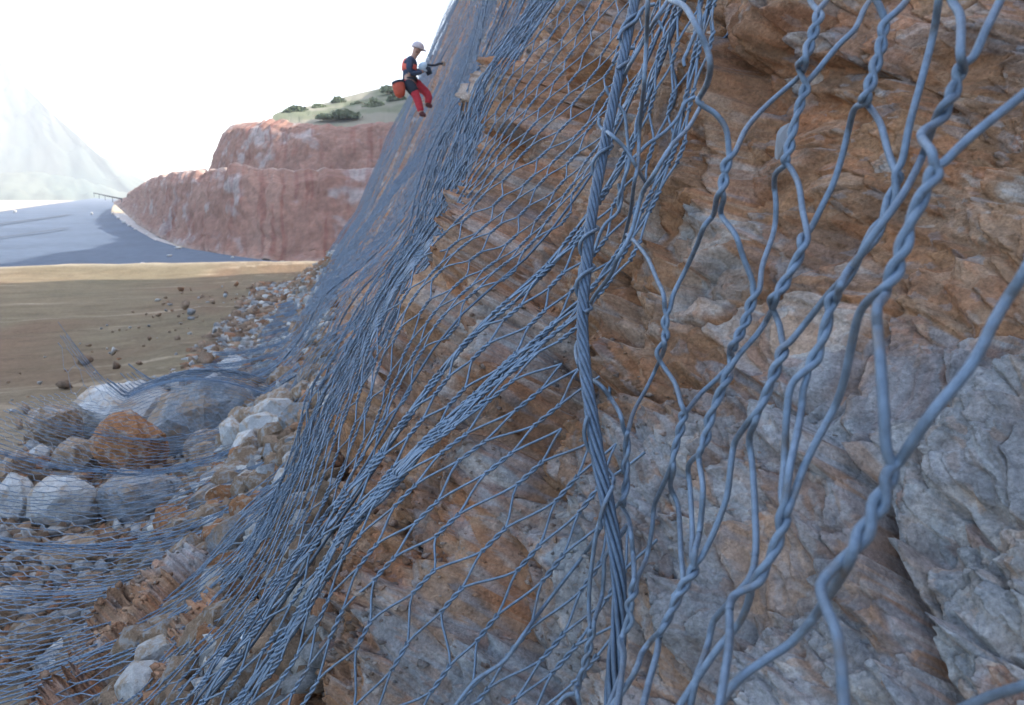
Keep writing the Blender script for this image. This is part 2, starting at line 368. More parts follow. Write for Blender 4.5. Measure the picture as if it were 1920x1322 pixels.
def c_far(U, V, t):
    m = (fbm(U/60, V/30, 4, 700)*.5+.5)[..., None]; return np.array([.06, .085, .07])*m+np.array([.12, .12, .09])*(1-m)
loft('hill', [[(-900, 420, 731), (-300, 420, 675), (0, 410, 618), (150, 405, 618), (300, 400, 618), (420, 398, 646)],
     [(-900, 100, 844), (-300, 20, 844), (0, 235, 731), (120, 300, 675), (230, 345, 646), (420, 396, 653)],
     [(-900, -180, 1069), (-300, -100, 1069), (0, 112, 844), (90, 205, 731), (190, 295, 675), (290, 352, 663)]], 120, 60, M_hill, c_far, 5, 45, 710, label='steep hazy mountain side beyond the road')
loft('low_hill', [[(-700, 430, 380), (-200, 420, 400), (0, 402, 420), (120, 385, 480), (220, 372, 560), (300, 372, 600)],
     [(-700, 330, 520), (-200, 318, 540), (0, 322, 560), (110, 325, 600), (190, 344, 640), (262, 368, 660)]], 100, 40, M_hill, c_far, 4, 20, 720, label='low pale hill beyond the road')
def shadow_mass():  # unseen mass, added behind the near slope to throw shadow on the road
    xs = np.r_[6., 9, np.linspace(13, 90, 40)]; ds = np.r_[30., 34, np.linspace(37, 160, 60)]
    D, X = np.meshgrid(ds, xs, indexing='ij'); h = np.minimum(sst(12, 19, X), sst(31, 38, D))
    Z = -4+h*(29+.05*(D-40)+2.5*fbm(X/9, D/9, 4, 650)); P = EYE+BK*(X[..., None]*RT+D[..., None]*RV+Z[..., None]*UP)
    o = mk('shadow_mass', P, gridq(*D.shape), M_red, None, False, None, c_red(X, Z, np.full(X.shape, .5))); tag(o, 'high ground of the cutting behind the near slope', kind='structure')
shadow_mass()
# asphalt: z rises gently towards the mountains
def rz(d): return -3.60+.027*d
def rpt(px, d): return (px, VY-F*rz(d)/d, d*BK)
M_road = mat('asphalt', (.078, .10, .135), .9, var=[(.08, .85, 1.15), (1.2, .85, 1.15)], bump=.01, bs=30, spec=.12)
M_seam = mat('tar_seam', (.03, .032, .036), .8)
M_verge = mat('gravel_verge', (.40, .36, .33), .95, var=[(.3, .8, 1.2), (2, .75, 1.25)], bump=.1, bs=2)
edge = [(760, 37.5), (620, 38.5), (500, 40), (435, 43), (335, 50), (288, 58), (258, 72), (226, 100), (208, 140), (212, 220), (228, 400)]
lft = [(-1200, 30), (-1100, 35), (-900, 45), (-700, 60), (-500, 75), (-300, 95), (-120, 118), (0, 146), (70, 210), (130, 320), (180, 560)]
def strip(name, A, B, n, matl, lift, label):
    rows = []
    for k in range(n+1):
        t = k/n; rows.append([at(*[a*(1-t)+b*t for a, b in zip(rpt(*p), rpt(*q))]) + np.array([0, 0, lift]) for p, q in zip(A, B)])
    G = np.array(rows); o = mk(name, G, gridq(n+1, len(A)), matl); tag(o, label, kind='structure'); return o
A3 = [(760, 36)]+[]
strip('road', lft, edge, 12, M_road, 0.0, 'dark asphalt road below the red cutting')
def seam(px0, py0, px1, py1, wdt):
    def dd(py): return BK*F*3.60/(py-VY+F*.027)
    a = at(px0, py0, dd(py0)); b = at(px1, py1, dd(py1)); u = (b-a)/np.linalg.norm(b-a); s = np.cross(u, [0, 0, 1])*wdt
    n = 8; L = np.array([a+(b-a)*k/n for k in range(n+1)]); up = np.array([0, 0, .02])
    o = mk('road_seam', np.array([L-s+up, L+s+up]), gridq(2, n+1), M_seam); tag(o, 'dark tar seam across the asphalt', kind='structure')
seam(-300, 458, 135, 402, .35); seam(-300, 487, 130, 427, .22)
# verge between asphalt and cutting, and slope from the dirt platform down to the road
vA = [(p[0], VY-F*rz(p[1])/p[1], p[1]) for p in edge[1:9]]
def ribbon(name, rows, matl, label, amp=0):
    G = np.array([[at(p[0], p[1], p[2]*BK) for p in r] for r in rows]); o = mk(name, G, gridq(*G.shape[:2]), matl); tag(o, label, kind='structure')
ribbon('gravel_verge', [[(a[0]-4, a[1]+1, a[2]) for a in vA], list(reversed(toe[1:9]))], M_verge, 'pale gravel verge at the foot of the red cutting')


# ------------------------------------------------------------------ stones
def rock_data(name, m, seed, sub=3, sq=(1, .8, .7), rough=.05, cuts=14):
    import bmesh
    rg = np.random.default_rng(seed); bm = bmesh.new(); P = rg.normal(size=(cuts, 3)); P /= np.linalg.norm(P, axis=1, keepdims=True)
    for _ in range(6 if cuts > 10 else 2):
        d = P[:, None]-P[None]; l = np.linalg.norm(d, axis=2, keepdims=True)+1e-6; P += .05*(d/l**3).sum(1); P /= np.linalg.norm(P, axis=1, keepdims=True)
    P *= rg.uniform(.8, 1.15, (cuts, 1))
    for p in P: bm.verts.new(p)
    g = bmesh.ops.convex_hull(bm, input=bm.verts)
    bmesh.ops.delete(bm, geom=[v for v in bm.verts if not v.link_faces], context='VERTS')
    if sub > 1: bmesh.ops.subdivide_edges(bm, edges=bm.edges[:], cuts={2: 2, 3: 4, 4: 7}[sub], use_grid_fill=True); bmesh.ops.triangulate(bm, faces=bm.faces[:])
    bm.verts.index_update(); V = np.array([v.co[:] for v in bm.verts]); Fc = np.array([[v.index for v in f.verts] for f in bm.faces]); bm.free()
    l = np.linalg.norm(V, axis=1, keepdims=True); V = V/l*np.minimum(l, .97)
    n = fbm(V[:, 0]*2+V[:, 2]*1.3+seed, V[:, 1]*2-V[:, 2], 5, seed, .6)
    V = V*(1+rough*n[:, None])*np.array(sq)
    V[:, 2] -= V[:, 2].min()
    me = bpy.data.meshes.new(name); me.from_pydata(V.tolist(), [], Fc.tolist()); me.materials.append(m) if m else None; me.update()
    return me
def set_rock(name, me, loc, size, rz, tilt=(0, 0)):
    o = bpy.data.objects.new(name, me); COL.objects.link(o); o.location = loc; o.scale = size; o.rotation_euler = (tilt[0], tilt[1], rz)
    return o
GZ = -1.85
def gpt(px, py):
    D = GZ*-F/(py-VY); return (px-VX)/F*D, D
BUMPS = []
BOULD = [
 ('boulder', 385, 872, 205, 150, 'grey', 11, 'largest boulder, a blocky blue-grey block behind the rust coloured one', (1, .8, .78)),
 ('boulder', 252, 902, 150, 118, 'rust', 12, 'pointed rust coloured boulder in front of the big blue-grey block', (1, .7, .95)),
 ('boulder', 232, 838, 180, 105, 'pale', 13, 'broad pale boulder behind the pointed rust coloured one', (1, .8, .62)),
 ('boulder', 148, 893, 95, 66, 'brown', 14, 'low brown boulder just left of the pointed rust coloured one', (1, .8, .7)),
 ('boulder', 108, 848, 105, 88, 'brown', 15, 'knobbly brown boulder at the edge of the dirt platform', (1, .85, .85)),
 ('boulder', 206, 757, 56, 26, 'grey', 16, 'small flat grey boulder behind the broad pale boulder', (1, .7, .5)),
 ('boulder', 268, 996, 172, 100, 'grey', 17, 'rounded blue-grey boulder beside the two pale ones', (1, .85, .62)),
 ('boulder', 122, 1000, 128, 100, 'pale', 18, 'pale wedge boulder between the rounded blue-grey one and the picture edge', (1, .8, .8)),
 ('boulder', 34, 990, 92, 96, 'pale', 19, 'pale brown-stained boulder cut by the left picture edge', (1, .8, .9)),
 ('boulder', 322, 783, 62, 34, 'rust', 20, 'small orange boulder on top of the large blue-grey block', (1, .8, .55)),
 ('boulder', 150, 1078, 150, 62, 'brown', 21, 'low wide brown boulder in front of the pale wedge boulder', (1, .7, .5)),
 ('boulder', 22, 1158, 74, 62, 'pale', 22, 'pale blue boulder at the left picture edge below the brown rubble', (1, .8, .8)),
 ('boulder', 75, 1228, 108, 66, 'brown', 23, 'brown boulder with a pale top near the lower left corner', (1, .8, .6)),
 ('boulder', 158, 1282, 118, 56, 'pale', 24, 'flat pale tan slab, lowest of the boulders at the lower left', (1, .7, .45)),
 ('boulder', 182, 1152, 104, 52, 'brown', 25, 'dark brown boulder between the pale blue one and the slope', (1, .8, .5)),
 ('boulder', 440, 706, 66, 36, 'pale', 26, 'pale slab boulder in the far rubble above the large grey block', (1, .8, .5)),
 ('boulder', 504, 704, 50, 34, 'rust', 27, 'rusty boulder in the far rubble next to the pale slab', (1, .8, .6)),
 ('boulder', 520, 828, 90, 52, 'brown', 28, 'brown boulder where the slope meets the rubble right of the large block', (1, .8, .6)),
 ('boulder', 330, 1048, 80, 44, 'rust', 29, 'rust brown stone below the rounded blue-grey boulder', (1, .8, .6)),
 ('boulder', 260, 1105, 76, 44, 'grey', 30, 'grey boulder half buried in the brown rubble at lower left', (1, .8, .6)),
]
for nm, px, py, wd, ht, kd, sdd, lb, sq in BOULD:
    X, D = gpt(px, py); D = D+wd/F*D*.3; s_ = float(scl(D)); r = wd/F*D*s_/2*1.06
    me = rock_data(nm, ROCKS[kd], sdd, 4, (1, sq[1], 1), .16, 20)
    hz = max(v.co.z for v in me.vertices); h = ht/F*D*s_*1.12
    X2 = (px-VX)/F*D
    o = set_rock(nm, me, W3(X2, D, GZ-.04), (r, r, h/hz), random.uniform(-.5, .5))
    tag(o, lb, 'boulder', 'boulders in the rubble'); BUMPS.append((X2, D, r/s_, GZ+ht/F*D*1.0))
# rubble stones
PROTO = {k: [rock_data('stone', ROCKS[k], 100+17*j+5*i, 2, (1, random.uniform(.6, .95), random.uniform(.55, .95)), .10, 13) for j in range(4)] for i, k in enumerate(ROCKS)}
def foot(X, D):
    """height of the terrain under (X, D): rubble plain or foot of the slope"""
    zp = np.interp(X, PFs[:900, 0], PFs[:900, 1]); return max(GZ, float(zp))
cand = []
for _ in range(9000):
    D = 1.75*math.exp(random.random()**.8*math.log(17/1.75)); lo_ = -2.0-.35*math.sin(D*1.3)-.25*random.random(); X = lo_+(-.05-lo_)*random.random()**.85
    if D > 9: X = max(X, -1.75+random.random()*.2)
    r = .030*random.random()**-.40*(1+.03*D)
    r = min(r, .10 if D < 4 else .13)*(.8 if X > -.35 else 1)
    if r > .05 and any(abs(X-b[0]) < b[2]+r*.6 and abs(D-b[1]) < b[2]*1.1+r*.6 for b in BUMPS): continue
    kd = random.choices(['grey', 'pale', 'brown', 'rust'], (.2, .14 if D < 7 else .4, .5, .16))[0]
    py_ = VY-F*foot(X, D)/D; px_ = VX+F*X/D
    if py_ > 1345 or px_ < -25: continue
    cand.append((r/D, X, D, r, kd))
cand.sort(reverse=True)
CW = {'grey': 'blue-grey', 'pale': 'pale', 'brown': 'brown', 'rust': 'rust coloured'}
STN = []
for q, (_, X, D, r, kd) in enumerate(cand[:270]):
    s_ = float(scl(D)); R_ = r*s_*1.15
    o = set_rock('stone', random.choice(PROTO[kd]), W3(X, D, foot(X, D)-.03), (R_, R_*random.uniform(.75, 1.1), R_*random.uniform(.8, 1.25)), random.uniform(0, 6.3), (random.uniform(-.4, .4), random.uniform(-.4, .4)))
    STN.append((o, X, D, r, kd))
BN = ['the large blue-grey block', 'the pointed rust boulder', 'the broad pale boulder', 'the low brown boulder', 'the knobbly brown boulder', 'the small flat grey boulder', 'the rounded blue-grey boulder',
      'the pale wedge boulder', 'the brown-stained pale boulder', None, 'the low wide brown boulder', 'the pale blue boulder', 'the pale-topped brown boulder', 'the flat tan slab', 'the dark brown boulder',
      'the far pale slab', 'the far rusty boulder', 'the brown boulder at the slope foot', 'the rust brown stone', 'the half buried grey boulder']
seen = {}
for o, X, D, r, kd in STN:
    k = min((i for i in range(len(BN)) if BN[i]), key=lambda i: math.hypot(math.log(D/BUMPS[i][1])*3, X-BUMPS[i][0]))
    dx = X-BUMPS[k][0]; dd = D-BUMPS[k][1]
    rel = ('right of' if dx > 0 else 'left of') if abs(dx) > abs(dd)*.8 else ('behind' if dd > 0 else 'in front of')
    if D > 9: rel, k2 = 'in the far rubble well behind', k
    seen.setdefault((CW[kd], rel, BN[k]), []).append(o)
ORD = ['largest', 'second largest', 'third largest', 'fourth largest', 'fifth largest', 'sixth largest', 'seventh largest', 'eighth largest', 'ninth largest']
ORD += [w_+' largest' for w_ in 'tenth eleventh twelfth thirteenth fourteenth fifteenth sixteenth seventeenth eighteenth nineteenth twentieth'.split()]
for t_ in 'twenty thirty forty fifty'.split(): ORD += [f'{t_}-{w_} largest' for w_ in 'first second third fourth fifth sixth seventh eighth ninth'.split()]
for (c_, rel, bn), L_ in seen.items():
    for i, o in enumerate(L_):
        w_ = 'broken' if len(L_) == 1 else ORD[i] if i < len(ORD) else 'small broken'
        tag(o, f"{w_} {c_} stone {rel} {bn}", 'stone', 'broken stones of the rubble strip')
# the small rest as one heap
Vs = []; Ts = []; n0 = 0; Cs = []
base = []; rg0 = np.random.default_rng(5)
for i in range(8):
    m_ = rock_data('t', None, 300+i, 1, (1.1, rg0.uniform(.5, .95), rg0.uniform(.4, .8)), 0., 8); base.append((np.array([v.co[:] for v in m_.vertices]), np.array([p.vertices[:] for p in m_.polygons])))
for me in [m_ for m_ in bpy.data.meshes if m_.name.startswith('t') and m_.users == 0]: bpy.data.meshes.remove(me)
PC = {'grey': (.28, .285, .285), 'pale': (.40, .385, .355), 'brown': (.24, .165, .11), 'rust': (.28, .15, .085)}
more = []
for _ in range(34000):
    D = 1.6*math.exp(random.random()**1.2*math.log(19/1.6)); X = -2.4+2.4*random.random()
    if VY-F*foot(X, D)/D > 1400 or VX+F*X/D < -120: continue
    if random.random() < .02: X = -2.3-2.5*random.random()**2
    if D > 6 and X < -1.9: X += 1
    more.append((0, X, D, min(.013*random.random()**-.55, .06)*(1+.08*D), random.choices(list(PC), (.22, .14, .5, .14))[0]))
for _, X, D, r, kd in cand[270:]+more:
    s_ = float(scl(D)); b, bf = random.choice(base); a = random.uniform(0, 6.3); c, s2 = math.cos(a), math.sin(a)
    v = b@np.array([[c, s2, 0], [-s2, c, 0], [0, 0, 1]])*r*s_*np.array([1, 1, random.uniform(.7, 1.2)])
    Vs.append(v+W3(X, D, foot(X, D)-.012)); Ts.append(bf+n0); n0 += len(v)
    Cs.append(np.tile(np.array(PC[kd])*random.uniform(.7, 1.2), (len(v), 1)))
# loose chips lying on the slope itself
n = 20000; Dc = np.exp(RNG.random(n)*math.log(14/.8))*.8; Xc = -1.0+1.5*RNG.random(n)**1.3; sc_s = np.interp(Xc, PFs[:2200, 0], SS[:2200]); scc = scl(Dc)
P0 = W3(*[prof(sc_s)[0], Dc, prof(sc_s)[1]]); uu, vv = uvw(P0); ww = Dc*scc
dc, lc = blocks(uu, vv, np.full(n, .004), ww, P0[:, 2]-EYE[2]); dc = (dc*(.6+.4*sst(.4, 2.5, ww))+low(uu, vv, ww))/scc
Xp, Zp = prof(sc_s); nx_, nz_ = pnorm(sc_s); Pc = W3(Xp+nx_*dc, Dc, Zp+nz_*dc)
for i in range(n):
    b, bf = base[i % 8]; r = min(.0032*RNG.random()**-.55, .010)*(.55+.4*Dc[i]**.7)*(.6 if Xc[i] > .2 else 1); a = RNG.random()*6.3; c, s2 = math.cos(a), math.sin(a)
    Vs.append(b@np.array([[c, s2, 0], [-s2, c, 0], [0, 0, 1]])*r*np.array([1, 1, .8])+Pc[i]-np.array([0, 0, r*.5])); Ts.append(bf+n0); n0 += len(b)
    kd = ('grey', 'pale', 'brown', 'brown', 'brown', 'rust', 'rust')[int(RNG.random()*7)]; Cs.append(np.tile((np.array(PC[kd])*.45+lc[i]*.55)*RNG.uniform(.7, 1.15), (len(b), 1)))
o = mk('rubble', np.concatenate(Vs), None, M_face, None, False, np.concatenate(Ts), np.concatenate(Cs)); tag(o, 'small broken stones and gravel between the boulders', kind='stuff')

PFr = np.linalg.norm
def vhit(px, py, lift=0.0):
    """point on the slope seen at a pixel"""
    rx = (px-VX)/F; rz_ = -(py-VY)/F
    X, Z = prof(np.linspace(.6, 14, 6000)); c = X*rz_-Z*rx; dot = X*rx+Z*rz_
    k = np.where((c[:-1]*c[1:] <= 0) & (dot[:-1] > 0))[0]; D = float(min(math.hypot(X[i], Z[i])/math.hypot(rx, rz_) for i in k))
    D = D-lift
    return W3(rx*D, D, rz_*D), D
def slope_stone(name, px, py, wd, ht, m, seed, lb, rot, lift=.02, sq=(1, .35, .6), grp=None):
    P, D = vhit(px, py, lift); me = rock_data(name, m, seed, 4, (1, 1, 1), .05, 12)
    o = set_rock(name, me, P, (1, 1, 1), 0); k = float(np.dot(P-EYE, FW))/F/2
    R = Matrix((RT, -FW, UP)).transposed() @ Matrix.Rotation(rot, 3, 'Y')
    o.rotation_euler = R.to_euler(); o.scale = (wd*k, min(wd, ht)*k*sq[1]*2, ht*k*.62)
    tag(o, lb, 'stone', grp); return o
M_white = mat('white_stone', (.74, .76, .76), .6, var=[(30, .85, 1.1)])
M_slate = mat('slate', (.38, .41, .45), .8, var=[(40, .85, 1.15), (300, .9, 1.1)], bump=.001, bs=300)
slope_stone('white_stone', 465, 1204, 50, 26, M_white, 41, 'bright white flat stone lying on the lower slope under the net', .5, .12)
slope_stone('pale_stone', 517, 946, 26, 13, ROCKS['pale'], 43, 'small pale oval stone on the slope beside the rubble', .5, .12)
slope_stone('stone_flake', 1466, 300, 40, 130, M_slate, 44, 'flat grey stone flake caught behind the near netting', .05, .22, (1, .25, 1))
# pale stones along the asphalt edge
RB = []
for px, py, wd in ((212, 402, 8), (222, 410, 9), (232, 418, 8), (243, 424, 8), (254, 431, 8), (275, 440, 7), (291, 451, 6), (318, 480, 8), (334, 466, 10), (268, 497, 10), (241, 499, 8), (436, 484, 7), (172, 402, 8), (28, 398, 8)):
    d = BK*F*3.60/(py-VY+F*.027); s_ = wd*d/F/2
    o = set_rock('pale_stone', PROTO['pale'][int(px) % 4], at(px, py, d)-np.array([0, 0, s_*.2]), (s_*1.3, s_, s_*.9), px)
    o.data = o.data
    RB.append(o)
for k, o in enumerate(sorted(RB, key=lambda o: -o.location.y)):
    tag(o, f"pale block on the asphalt, {['farthest', 'second', 'third', 'fourth', 'fifth', 'sixth', 'seventh', 'eighth', 'ninth', 'tenth', 'eleventh', 'twelfth', 'thirteenth', 'fourteenth'][k]} of fourteen counting from the mountains", 'stone', 'pale blocks littering the road')

# ------------------------------------------------------------------ bushes
def bush(px, py, wd, ht, d, dark):
    n = 900; d = d*BK; P = at(px, py, d); a = wd*d/F/2; h = ht*d/F
    ax = RNG.normal(size=(n, 3)); ax /= np.linalg.norm(ax, axis=1, keepdims=True); ax[:, 2] = np.abs(ax[:, 2])
    lob = 1+.35*fbm(ax[:, 0]*2+px, ax[:, 1]*2+ax[:, 2]*2, 3, 800)
    c = ax*lob[:, None]*(RNG.random((n, 1))**.35)*np.array([a, a, h])+P
    u = RNG.normal(size=(n, 3)); u /= np.linalg.norm(u, axis=1, keepdims=True); v = np.cross(u, RNG.normal(size=(n, 3))); v /= np.linalg.norm(v, axis=1, keepdims=True)
    s_ = a*.13*RNG.uniform(.6, 1.3, (n, 1)); V = np.stack([c-u*s_, c+v*s_*.8, c+u*s_, c-v*s_*.8], 1)
    r = empty('shrub', P); 
    g = mk('foliage', V-P, np.arange(4*n).reshape(n, 4), M_leaf[dark], r)
    t = Tubes()
    for k in range(5):
        e = np.array([RNG.normal()*a*.5, RNG.normal()*a*.5, h*.75]); t.one([np.array([0, 0, -.15]), e*.5+np.array([0, 0, .05]), e], np.array([.05, .035, .015])*a, 5)
    t.build('stem', ROCKS['brown'], r)
    return r
M_leaf = [mat('leaf_dark', (.13, .16, .09), .8, spec=.1), mat('leaf_light', (.21, .24, .14), .8, spec=.1)]
for px, py, wd, ht, d, dk, lb in ((702, 207, 44, 20, 93, 1, 'bright green rounded shrub in the middle of the hillside'), (556, 213, 46, 13, 94, 0, 'low dark shrub at the left foot of the hillside'),
   (634, 193, 26, 12, 102, 0, 'dark shrub on the hillside skyline'), (600, 206, 34, 10, 99, 1, 'low pale green shrub between the two dark ones on the hillside'),
   (648, 221, 60, 12, 86, 0, 'wide dark shrub just above the red bench'), (745, 190, 36, 14, 96, 0, 'dark shrub below the hanging worker'),
   (672, 200, 30, 9, 97, 1, 'small pale green shrub left of the bright rounded one'), (728, 172, 30, 10, 103, 1, 'pale shrub high on the hillside by the worker'),
   (610, 222, 40, 8, 86, 1, 'flat pale shrub at the lip of the red bench')):
    tag(bush(px, py, wd, ht, d, dk), lb, 'shrub', 'shrubs on the hillside')

# ------------------------------------------------------------------ guard rail far down the road
def rail():
    r = empty('guard_rail', at(202, 366, 260)); P0 = at(176, 362, 300); P1 = at(228, 373, 200); B = np.array(r.location)
    t = Tubes(); t.one([P0-B, (P0+P1)/2-B, P1-B], .22, 6); t.build('beam', M_seam, r)
    for k in range(5):
        p = P0+(P1-P0)*k/4-B; q = Tubes(); q.one([p, p-np.array([0, 0, .9]), p-np.array([0, 0, 1.6])], .1, 5); q.build('post', M_seam, r)
    tag(r, 'dark barrier rail where the road disappears at the hills', 'barrier')
rail()

# ------------------------------------------------------------------ netting on the slope
NPt = np.array([(-3.4, -.62), (-2.75, -.92), (-2.3, -1.18), (-1.9, -1.36), (-1.5, -1.46), (-1.14, -1.49), (-.8, -1.44), (-.45, -1.32), (-.2, -1.12), (.05, -.82),
                (.34, -.40), (.61, 0), (.94, .85), (1.79, 2.7), (2.89, 5.1), (4.39, 8.4), (5.9, 11.7)])
NPs = crom(np.c_[NPt, np.zeros(len(NPt))], .02)[:, :2]
NS = np.r_[0, np.cumsum(np.linalg.norm(np.diff(NPs, axis=0), axis=1))]; NS0 = float(np.interp(0, NPs[700:, 1] if 0 else NPs[:, 1][np.argmin(NPs[:, 0] < -1.1):], NS[np.argmin(NPs[:, 0] < -1.1):]))
# upper envelope of the rock under the net
_Dg = np.geomspace(.5, 26, 300); _sg = np.linspace(-3.2, 12.5, 300)       # s measured from eye level
def _env():
    D = np.repeat(_Dg[:, None], 300, 1); s = np.repeat(_sg[None], 300, 0); w = D*scl(D); P0 = W3(prof(S0+s)[0], D, prof(S0+s)[1]); u, v = uvw(P0)
    d, _ = blocks(u, v, np.full(u.shape, .04), w, P0[..., 2]-EYE[2]); d = d*(.6+.4*sst(.4, 2.5, w))
    for ax, k in ((0, 5), (1, 4)):
        e = d.copy()
        for q in range(-k, k+1): e = np.maximum(e, np.roll(d, q, ax))
        d = e
    for ax, k in ((0, 6), (1, 5)):
        d = sum(np.roll(d, q, ax) for q in range(-k, k+1))/(2*k+1)
    return d+low(u, v, w)
_E = _env()
def env(D, s):
    i = np.clip(np.log(D/.5)/math.log(26/.5)*299, 0, 298.99); j = np.clip((s+3.2)/15.7*299, 0, 298.99)
    a = i.astype(int); b = j.astype(int); f = i-a; g = j-b
    return (_E[a, b]*(1-f)*(1-g)+_E[a+1, b]*f*(1-g)+_E[a, b+1]*(1-f)*g+_E[a+1, b+1]*f*g)
FOLDS = [(1.24, .05, 1.0, .01), (1.45, .13, 1.45, .03), (1.62, .05, 1.1, .015), (1.78, .05, 1.1, .015), (1.95, .06, .9, .015), (2.4, .12, 1.25, .03), (2.62, .05, 1.0, .015), (2.85, .09, 1.0, .015), (3.25, .10, 1.2, .05), (3.7, .08, 1.0, .03), (4.15, .14, 1.2, .06), (4.8, .12, 1.1, .04), (5.5, .18, 1.25, .08)]
D_ = 6.2
while D_ < 21: FOLDS.append((D_, .16+.012*D_, random.uniform(.8, 1.2), random.uniform(.08, .2))); D_ *= random.uniform(1.07, 1.16)
FU = [(float(ureal(a)), b*max(1, float(scl(a))/.5), c, e) for a, b, c, e in FOLDS]
def net_pt(q, v, seed=0):
    """q: cloth coordinate along the slope (m), v: up the slope from eye level (m)"""
    q = np.asarray(q, float); v = np.asarray(v, float)
    wob = .035*fbm(q/.5, v/.7, 2, 900)*sst(.9, 1.6, q)+.012*fbm(q/.12, v/.22, 2, 903)*sst(1.6, .9, q)
    U = q+wob; off = np.zeros_like(q)
    for c, wd, a, h in FU:
        x = (q-c-.12*wd*np.sin(v*1.7+c*9))/wd; gate = .75+.25*np.sin(v*1.3+c*5)
        U = U-a*(.82 if c < 2.2 else 1)*gate*wd*x*np.exp(-x*x/2); off += h*np.exp(-x*x*1.4)*gate+h*.35*np.sin(x*7+c)*np.exp(-x*x)
    D = np.interp(U, _ug, _dg); sc = scl(D); s = v/sc
    X = np.interp(NS0+s, NS, NPs[:, 0]); Z = np.interp(NS0+s, NS, NPs[:, 1])
    Z = Z-.13*sst(3.0, 1.9, D)*np.clip((-.35-X)/.75, 0, 1.6)
    Z = Z+.75*np.clip(-1.4-X, 0, 1.2)**1.5*sst(5.40, 5.5, D)*sst(6.9, 6.1, D)
    a = np.interp(NS0+s-.08, NS, NPs[:, 0]), np.interp(NS0+s-.08, NS, NPs[:, 1]); b = np.interp(NS0+s+.08, NS, NPs[:, 0]), np.interp(NS0+s+.08, NS, NPs[:, 1])
    tx = b[0]-a[0]; tz = b[1]-a[1]; l = np.hypot(tx, tz)+1e-9
    e = env(D, s); up = sst(-2.0, -1.1, s)
    o = ((np.maximum(e, -.05)*(.8+.2*sst(1.8, 4.5, D)))*up + off*(.35+.65*up) + .012 + .02*fbm(q/.3, v/.4, 2, 910))/sc
    X = X-tz/l*o+endx(D)*.8+dent(D, Z); Z = Z+tx/l*o
    for bx, bd, br, bz in BUMPS:
        dd = ((X-bx)/(br*1.5))**2+((D-bd)/(br*1.6))**2
        Z = np.where(dd < 2.2, np.maximum(Z, (bz+.02)-.45*br*dd), Z)
    return W3(X, D, Z)
PANELS = [  # D from, D to, s of the lower end (relative to eye level), label
 (.72, 1.36, -2.3, 'loose wide-meshed strip of netting below and left of the steel cable'),
 (1.12, 1.72, -2.6, 'bunched sheet of wire netting running down left from behind the steel cable'),
 (1.74, 3.25, -3.6, 'second sheet of netting from the cable, draped over the brown slope in fine hexagons'),
 (3.27, 4.35, -3.75, 'sheet of netting reaching out over the rounded blue-grey boulder and the pale wedge'),
 (4.37, 5.45, -3.45, 'sheet of netting hanging over the rust coloured and large grey boulders'),
 (5.47, 6.15, -3.02, 'narrow sheet whose free end curls up over the dirt platform'),
 (6.2, 8.2, -2.55, 'sheet of netting behind the curled one, ending on the pale rubble'),
 (8.25, 12.0, -2.2, 'sheet of netting below and in front of the hanging worker'),
 (12.05, 22.5, -1.75, 'farthest sheet of netting at the skyline of the rock slope')]
